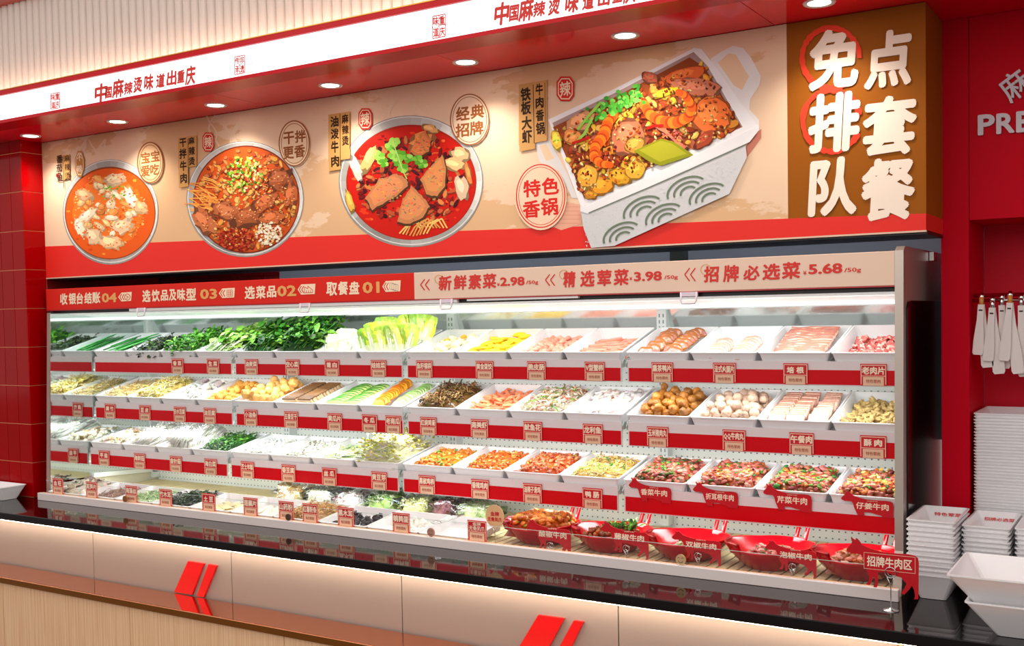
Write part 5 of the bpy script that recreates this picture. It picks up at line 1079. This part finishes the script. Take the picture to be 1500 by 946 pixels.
# ------------------------------------------------------------------ red bowls with food
bowl_red = mat('bowl_red', (186, 0, 16), .14, spec=.5)
BOWLS = [(-2.235, 'heaped with orange braised boneless chicken feet'), (-1.912, 'of brown beef topped with coriander'), (-1.590, 'nearly empty with a little white and green food'), (-1.268, 'of raw beef with diced green and red chilli'), (-.946, 'of pale pink beef behind the large cow sign')]
for i, (bx, lb) in enumerate(BOWLS):
    by, bz = 3.815, H-.9345
    bl = empty('red_bowl', (bx, by, bz), 'red melamine bowl ' + lb, 'bowl', 'red bowls at the right end of the bottom row')
    outer = [(.0005, 0), (.086, 0), (.092, .003), (.128, .032), (.158, .068), (.163, .076), (.160, .079), (.154, .075), (.126, .038), (.088, .010), (.0005, .009)]
    mb = MB(); n = 40; vs = []; 
    for r, z in outer:
        for k in range(n):
            a = 2*PI*k/n; q = 1+.045*math.cos(4*a)*(r/.16); lift = .010*abs(math.cos(a))**4*(z/.076); vs.append((r*math.cos(a)*q, r*math.sin(a)*q*1.02, z+lift))
    fs = [(a*n+k, a*n+(k+1) % n, (a+1)*n+(k+1) % n, (a+1)*n+k) for a in range(len(outer)-1) for k in range(n)]
    mb.add(vs, fs, smooth=True); mb.obj('shell', bowl_red, bl)
    for ang, hh in ((1.12, .070), (PI+1.0, .030)):
        h = MB(); w_ = .029; M = Matrix.Rotation(ang, 4, 'Z') @ Matrix.Translation((.158, 0, .074)) @ Matrix.Rotation(.35, 4, 'Y')
        h.bbox(-.006, .006, -w_, -w_+.014, 0, hh, .003, M=M); h.bbox(-.006, .006, w_-.014, w_, 0, hh, .003, M=M); h.bbox(-.006, .006, -w_, w_, hh-.014, hh, .003, M=M); h.bbox(-.008, .006, -w_, w_, -.012, .010, .003, M=M)
        h.obj('handle', bowl_red, bl)
def bowlstuff(i, W, dz, name, label, fn, *a, **k):
    bx = BOWLS[i][0]; fn(Dummy(Matrix.Translation((bx-W/2, 3.815-W/2, H-.9345+dz)), W, W), name, label, *a, **k)
bowlstuff(0, .27, .028, 'braised_chicken_feet', 'orange braised chicken feet heaped with green pepper in the first red bowl', saucy, [(214, 120, 36), (196, 96, 24), (226, 150, 60), (170, 80, 20)], [(130, 170, 40), (90, 130, 30), (206, 40, 20)], 210, .017, .055, (170, 70, 16), .011, 40, .6)
bowlstuff(1, .23, .018, 'brown_beef', 'dark brown beef pieces in the second red bowl', saucy, [(150, 70, 30), (126, 54, 22), (180, 90, 40)], [(170, 60, 30)], 150, .013, .034, (110, 46, 20), .008, 10, .7)
mb = MB(); bx = BOWLS[1][0]
for k in range(70): a = R.uniform(-.9, 1.1); leaf(mb, (bx+.03+R.uniform(-.06, .07), 3.83+R.uniform(-.05, .04), H-.855+R.random()*.02), (math.cos(a*3), math.sin(a*2), R.uniform(.1, 1.2)), R.uniform(.025, .05), .014, pick([(90, 150, 40), (120, 180, 60), (60, 110, 36)]))
tag(mb.obj('coriander_sprig', vfood), 'green coriander tuft on the brown beef in the second red bowl', 'garnish', None, 'stuff')
bowlstuff(2, .15, .008, 'white_pepper_beef', 'small whitish heap with green bits in the third red bowl', saucy, [(226, 200, 170), (206, 160, 120), (240, 226, 210)], [(110, 160, 70), (90, 140, 50)], 80, .010, .018, (200, 150, 110), .009, 26)
bowlstuff(3, .19, .010, 'raw_beef_with_chilli', 'pink raw beef with green and red chilli in the fourth red bowl', saucy, [(226, 150, 140), (240, 190, 180), (196, 96, 80)], [(60, 110, 40), (210, 60, 30), (50, 90, 30)], 120, .013, .026, (170, 80, 60), .010, 40)
bowlstuff(4, .23, .014, 'pink_beef', 'pale pink beef over brown sauce in the fifth red bowl', saucy, [(240, 180, 166), (226, 150, 130), (190, 110, 60), (170, 96, 50)], [(210, 150, 70)], 170, .014, .032, (160, 80, 40), .008, 16)

# ------------------------------------------------------------------ cow shaped signs
COW = [(735, 448), (748, 462), (766, 470), (770, 455), (784, 462), (800, 480), (815, 500), (850, 515), (900, 530), (960, 540), (1060, 543), (1150, 540), (1195, 545), (1218, 562), (1225, 600), (1222, 700), (1222, 790), (1218, 860), (1190, 862), (1197, 840), (1192, 800), (1175, 765), (1160, 790), (1140, 815), (1120, 838), (1098, 830), (1122, 790), (1136, 755), (1120, 740), (1100, 715), (1060, 708), (1000, 690), (930, 690), (932, 740), (928, 790), (922, 808), (896, 808), (908, 785), (908, 750), (897, 722), (885, 760), (880, 785), (865, 798), (843, 793), (862, 770), (868, 730), (850, 690), (830, 640), (820, 600), (805, 575), (770, 572), (735, 575), (705, 562), (698, 545), (715, 520), (735, 500), (742, 480), (732, 462)]
cow_red = mat('cow_sign_red', (196, 6, 26), .28, spec=.5)
def cow(pl, pr, pt, pb, Y, txt, label, clamp=None, holder=None, frame=False, small=True):
    x0, _ = at(pl, (pt+pb)/2, Y); x1, _ = at(pr, (pt+pb)/2, Y); zt_ = at((pl+pr)/2, pt, Y)[1]; z_b = at((pl+pr)/2, pb, Y)[1]
    yb = clamp or 862; pts = [(x0+(a-698)/527*(x1-x0), zt_-(min(b, yb)-448)/(yb-448)*(zt_-z_b)) for a, b in COW]
    q = []
    for p_ in pts:
        if not q or math.hypot(p_[0]-q[-1][0], p_[1]-q[-1][1]) > 3e-4: q.append(p_)
    e = empty('cow_sign', ((x0+x1)/2, Y, z_b), label, 'sign')
    part(MB().prism(q[::-1], Y, Y+.003), 'cow_plate', cow_red, e)
    w_, h_ = x1-x0, zt_-z_b; f = 414/(yb-448)
    tx0, tx1 = x0+w_*.27, x0+w_*.93; zt2, zb2 = zt_-h_*.31*f, zt_-h_*.50*f
    part(MB().text(txt, tx0+w_*.02, tx1-w_*.02, zb2, zt2, Y-.0008, 0, .04, 2), 'lettering', tag_cream, e)
    if frame:
        b = MB()
        for c in ((tx0-.004, tx1+.004, zt2+.008, zt2+.009), (tx0-.004, tx1+.004, zb2-.009, zb2-.008), (tx0-.005, tx0-.004, zb2-.009, zt2+.009), (tx1+.004, tx1+.005, zb2-.009, zt2+.009)): b.box(c[0], c[1], Y-.0008, Y, c[2], c[3])
        part(b, 'outline', tag_line, e)
    elif small:
        part(MB().text('招牌牛肉', x0+w_*.50, x0+w_*.70, zt2+h_*.05, zt2+h_*.085, Y-.0008, 0, .02, 1), 'small_lettering', tag_line, e)
    if holder:
        cx, zr, zg = holder; c = MB(); r = .012*(1.4 if frame else 1)
        c.tube([(cx+r*math.cos(2*PI*k/14), Y-.006, zr+r*math.sin(2*PI*k/14)) for k in range(14)], .0012*(1.5 if frame else 1), 5, close=True)
        c.tube([(cx+r*.75*math.cos(2*PI*k/12), Y+.008, zr-.002+r*.75*math.sin(2*PI*k/12)) for k in range(12)], .0012, 5, close=True)
        c.tube([(cx-r*.7, Y-.006, zr-r*.7), (cx, Y-.002, zr-r*2.4), (cx, Y-.002, zg+.004)], .0014, 5); c.tube([(cx+r*.7, Y-.006, zr-r*.7), (cx, Y-.002, zr-r*2.4)], .0014, 5)
        part(c, 'wire_clip', chrome, e)
        part(MB().lathe([(.0004, .009), (.006, .008), (.010, .005), (.022 if frame else .009, .003), (.025 if frame else .010, .0), (.0004, .0)], 24, M=Matrix.Translation((cx, Y-.002, zg))), 'base', chrome, e)
    return e
Y3 = ROWS[2][0]-.007
for pl, pr, pt, pb, tx in ((921, 983, 701, 735, '香菜牛肉'), (1015, 1081, 707, 742, '折耳根牛肉'), (1118, 1189, 710, 748, '芹菜牛肉'), (1232, 1309, 720, 756, '仔姜牛肉')):
    cow(pl, pr, pt, pb, Y3, tx, 'red cow shaped sign on the lower shelf rail before the %s tray' % {'香': 'coriander beef', '折': 'second beef', '芹': 'celery beef', '仔': 'rightmost beef'}[tx[0]], 735)
for i, (pl, pr, pt, pb, tx, bw) in enumerate(((771, 836, 762, 812, '酸椒牛肉', 'first'), (880, 950, 766, 816, '藤椒牛肉', 'second'), (984, 1056, 779, 826, '双椒牛肉', 'third'), (1121, 1196, 793, 843, '泡椒牛肉', 'fourth'))):
    Y = 3.606; x = at((pl+pr)/2+3, pb, Y)[0]
    cow(pl, pr, pt, pb, Y, tx, 'red cow shaped sign on a wire clip before the %s red bowl' % bw, None, (x, at(pl, (pt*.35+pb*.65), Y)[1], H-.9405))
Y = 3.44; x = at(1305, 850, Y)[0]
cow(1240, 1346, 790, 872, Y, '招牌牛肉区', 'large red cow sign 招牌牛肉区 on a chrome ring stand at the right worktop end', None, (x, at(1305, 838, Y)[1], ZC+.0005), True)
# round kraft sign
e = empty('round_sign', (-2.45, 3.612, H-.9405), 'round beige card sign lettered 金牌无骨凤爪 on a wire stand', 'sign'); cx, cz = at(724.5, 756, 3.612); r = .044
part(MB().prism([(cx+r*math.cos(2*PI*k/28), cz+r*1.05*math.sin(2*PI*k/28)) for k in range(27, -1, -1)], 3.612, 3.615), 'disc', mat('kraft', (226, 180, 130), .6), e)
part(MB().text('金牌', cx-.02, cx+.022, cz, cz+.019, 3.6112, 0, .05, 2).text('无骨凤爪', cx-.034, cx+.034, cz-.022, cz-.004, 3.6112, 0, .05, 2), 'lettering', mat('tag_red'), e)
part(MB().tube([(cx-.012, 3.610, cz-.040), (cx, 3.612, cz-.062), (cx, 3.612, H-.9405)], .0014, 5).tube([(cx+.012, 3.610, cz-.040), (cx, 3.612, cz-.062)], .0014, 5), 'wire_stand', chrome, e)
# little round wooden clips on the front rail
for px, py, rr, lb, cm in ((183.5, 731, .016, 'small round brown clip at the left part of the front rail', 'clip_brown'), (422.5, 757, .015, 'small round dark brown clip before the yam noodle tag', 'clip_dark'), (631.5, 779, .018, 'small round wooden clip before the quail eggs', 'clip_rose'), (997.5, 820, .019, 'small round wooden smiling face clip before the third red bowl', 'clip_wood')):
    Y = 3.556; cx, cz = at(px, py, Y); cz = H-.9030+rr; e = empty('round_clip', (cx, Y, H-.904), lb, 'clip')
    part(MB().prism([(cx+rr*math.cos(2*PI*k/24), cz+rr*math.sin(2*PI*k/24)) for k in range(23, -1, -1)], Y-.004, Y+.002), 'disc', mat(cm, {'clip_brown': (150, 90, 40), 'clip_dark': (86, 54, 40), 'clip_rose': (180, 130, 110), 'clip_wood': (196, 164, 120)}[cm], .5), e)
    mb = MB(); mb.tube([(cx+rr*.5*math.cos(a), Y-.0048, cz-.001+rr*.5*math.sin(a)) for a in [PI*(1.1+.8*k/8) for k in range(9)]], .0009, 4)
    for s_ in (-1, 1): mb.tube([(cx+s_*rr*.55, Y-.0048, cz+rr*.35), (cx+s_*rr*.38, Y-.0048, cz+rr*.42), (cx+s_*rr*.2, Y-.0048, cz+rr*.32)], .0009, 4)
    part(mb, 'face_mark', print_black, e)
    part(MB().tube([(cx-rr, Y-.001, H-.9035), (cx+rr, Y-.001, H-.9035)], .0011, 5), 'wire', chrome, e)

# ------------------------------------------------------------------ stacked trays on the right of the worktop
mel = mat('white_melamine')
def stack(x, y, z, W, D, Hh, fl, n, step, word, group, toplb, lb, bottomlb=None, tsz=.009, tx=(.5, .92)):
    me = tray_mesh(W, D, Hh, fl, .004, 'stacked_tray')
    for i in range(n):
        jx, jy = R.uniform(-.0012, .0012), R.uniform(-.0012, .0012)
        o = link('stacked_tray', me, None, Matrix.Translation((x+jx, y+jy, z+step*i)))
        tag(o, toplb if i == n-1 else (bottomlb if (i == 0 and bottomlb) else '%s, %s from the top' % (lb, nth(n-i))), 'tray', group)
        if i == n-1 and word:
            M = Matrix.Translation((W/2, D-.004-(fl+.012)*.30, Hh*.70)) @ Matrix.Rotation(-math.atan2(fl+.012, Hh), 4, 'X')
            t = MB().text(word, (tx[0]-.5)*W, (tx[1]-.5)*W, -tsz, tsz, -.0026, 0, .03, 1); t.obj('lettering', print_red, o, M)
        if i == n-1:
            o2 = None
stack(-.745, 3.60, ZC+.0005, .150, .29, .085, .034, 12, .0160, '特色荤菜', 'first small tray stack by the fridge', 'top white tray lettered 特色荤菜 on the stack beside the fridge', 'small white tray in the stack beside the fridge', 'bottom white tray of the stack beside the fridge, its side fully showing', .0065, (.26, .84))
stack(-.592, 3.685, ZC+.0005, .146, .30, .085, .034, 11, .0155, '招牌必选菜', 'second small tray stack', 'top white tray lettered 招牌必选菜 on the second small stack', 'white tray in the second small stack', None, .0062, (.2, .86))
stack(-.436, 3.70, ZC+.0005, .150, .28, .085, .034, 11, .0155, None, 'third small tray stack', 'top white tray of the small stack cut by the right picture edge', 'white tray in the stack cut by the right picture edge')
stack(-.604, 4.015, ZC+.0005, .40, .295, .055, .030, 49, .0108, None, 'tall tray stack in the niche', 'topmost white tray of the tall stack in the red niche', 'white tray in the tall niche stack')
M_ = tray_mesh(.42, .33, .107, .075, .005, 'stacked_tray')
for (x, y, z), lb in (((-.512, 3.235, ZC+.0005), 'large deep white tray, the lower one in front of the small stacks'), ((-.556, 3.215, ZC+.0775), 'large deep white tray with red lettering, the upper one in front of the small stacks')):
    o = link('large_tray', M_, None, Matrix.Translation((x, y, z))); tag(o, lb, 'tray', 'two large deep trays at the front right')
    if z > ZC+.01:
        M = Matrix.Translation((.21, .33-.004-.087*.30, .107*.70)) @ Matrix.Rotation(-math.atan2(.087, .107), 4, 'X'); MB().text('精选荤菜', -.005, .155, -.010, .010, -.0032, 0, .03, 1).obj('lettering', print_red, o, M)
o = link('large_tray', tray_mesh(.42, .16, .075, .035, .005, 'flat_tray'), None, Matrix.Translation((-5.755, 3.405, ZC+.0005))); tag(o, 'white tray on the worktop at the left picture edge before the tiled pillar', 'tray')

# ------------------------------------------------------------------ hanging tongs in the niche
rk = empty('utensil_rail', (-.4, 4.10, H+.03), 'chrome utensil rail across the red niche', 'rail')
part(MB().tube([(xc1+.0, 4.10, H+.040), (.6, 4.10, H+.040)], .007, 8), 'bar', chrome, rk); part(MB().tube([(xc1+.0, 4.06, H+.022), (.6, 4.06, H+.022)], .006, 8), 'bar', chrome, rk)
hm = mat('tong_white', (232, 224, 220), .35); TG = {}
SP = ['nearest the niche edge', 'second from the niche edge', 'third from the niche edge', 'fourth from the niche edge', 'fifth from the niche edge', 'sixth from the niche edge', 'near the right picture edge', 'at the right picture edge']
for i, (x, dz, dy, ln) in enumerate(((-.580, 0, 0, .175), (-.545, -.012, .0, .185), (-.517, -.004, .02, .175), (-.489, .004, .0, .200), (-.456, -.006, .02, .200), (-.424, -.020, 0, .200), (-.392, -.015, .02, .190), (-.362, -.01, 0, .205))):
    y = 4.035+dy; z = H+.008+dz; e = empty('serving_tong', (x, y, z), 'white handled serving tong hanging in the red niche, '+SP[i], 'tongs', 'white serving tongs on the niche rail')
    lean = R.uniform(-.08, .14)
    def prof(w0, w1, L): return [(-w0, 0), (w0, 0), (w0*1.05, -L*.3), (w1, -L*.72), (w1*1.05, -L*.96), (w1*.8, -L), (-w1*.8, -L), (-w1*1.05, -L*.96), (-w1, -L*.72), (-w0*1.05, -L*.3)]
    M = Matrix.Rotation(lean, 4, 'Y')
    o = MB().prism(prof(.010, .017, ln)[::-1], -.006, 0, M=M).obj('handle', hm, e); o2 = MB().prism(prof(.010, .019, ln+.045)[::-1], .004, .010, M=Matrix.Rotation(-lean*.6-.05, 4, 'Y')).obj('handle', hm, e)
    MB().box(-.006, .006, -.0068, -.0061, -.022, -.017, M=M).obj('slot', print_black, e)
    MB().tube([(0, .002, -.004), (0, .002, .026)], .008, 8).obj('neck', chrome if i % 3 else mat('neck_amber', (214, 140, 60), .3), e)
    MB().tube([(0, .0, .022), (0, .012, .034), (0, .026, .032)], .0085, 8).obj('steel_cap', chrome, e)
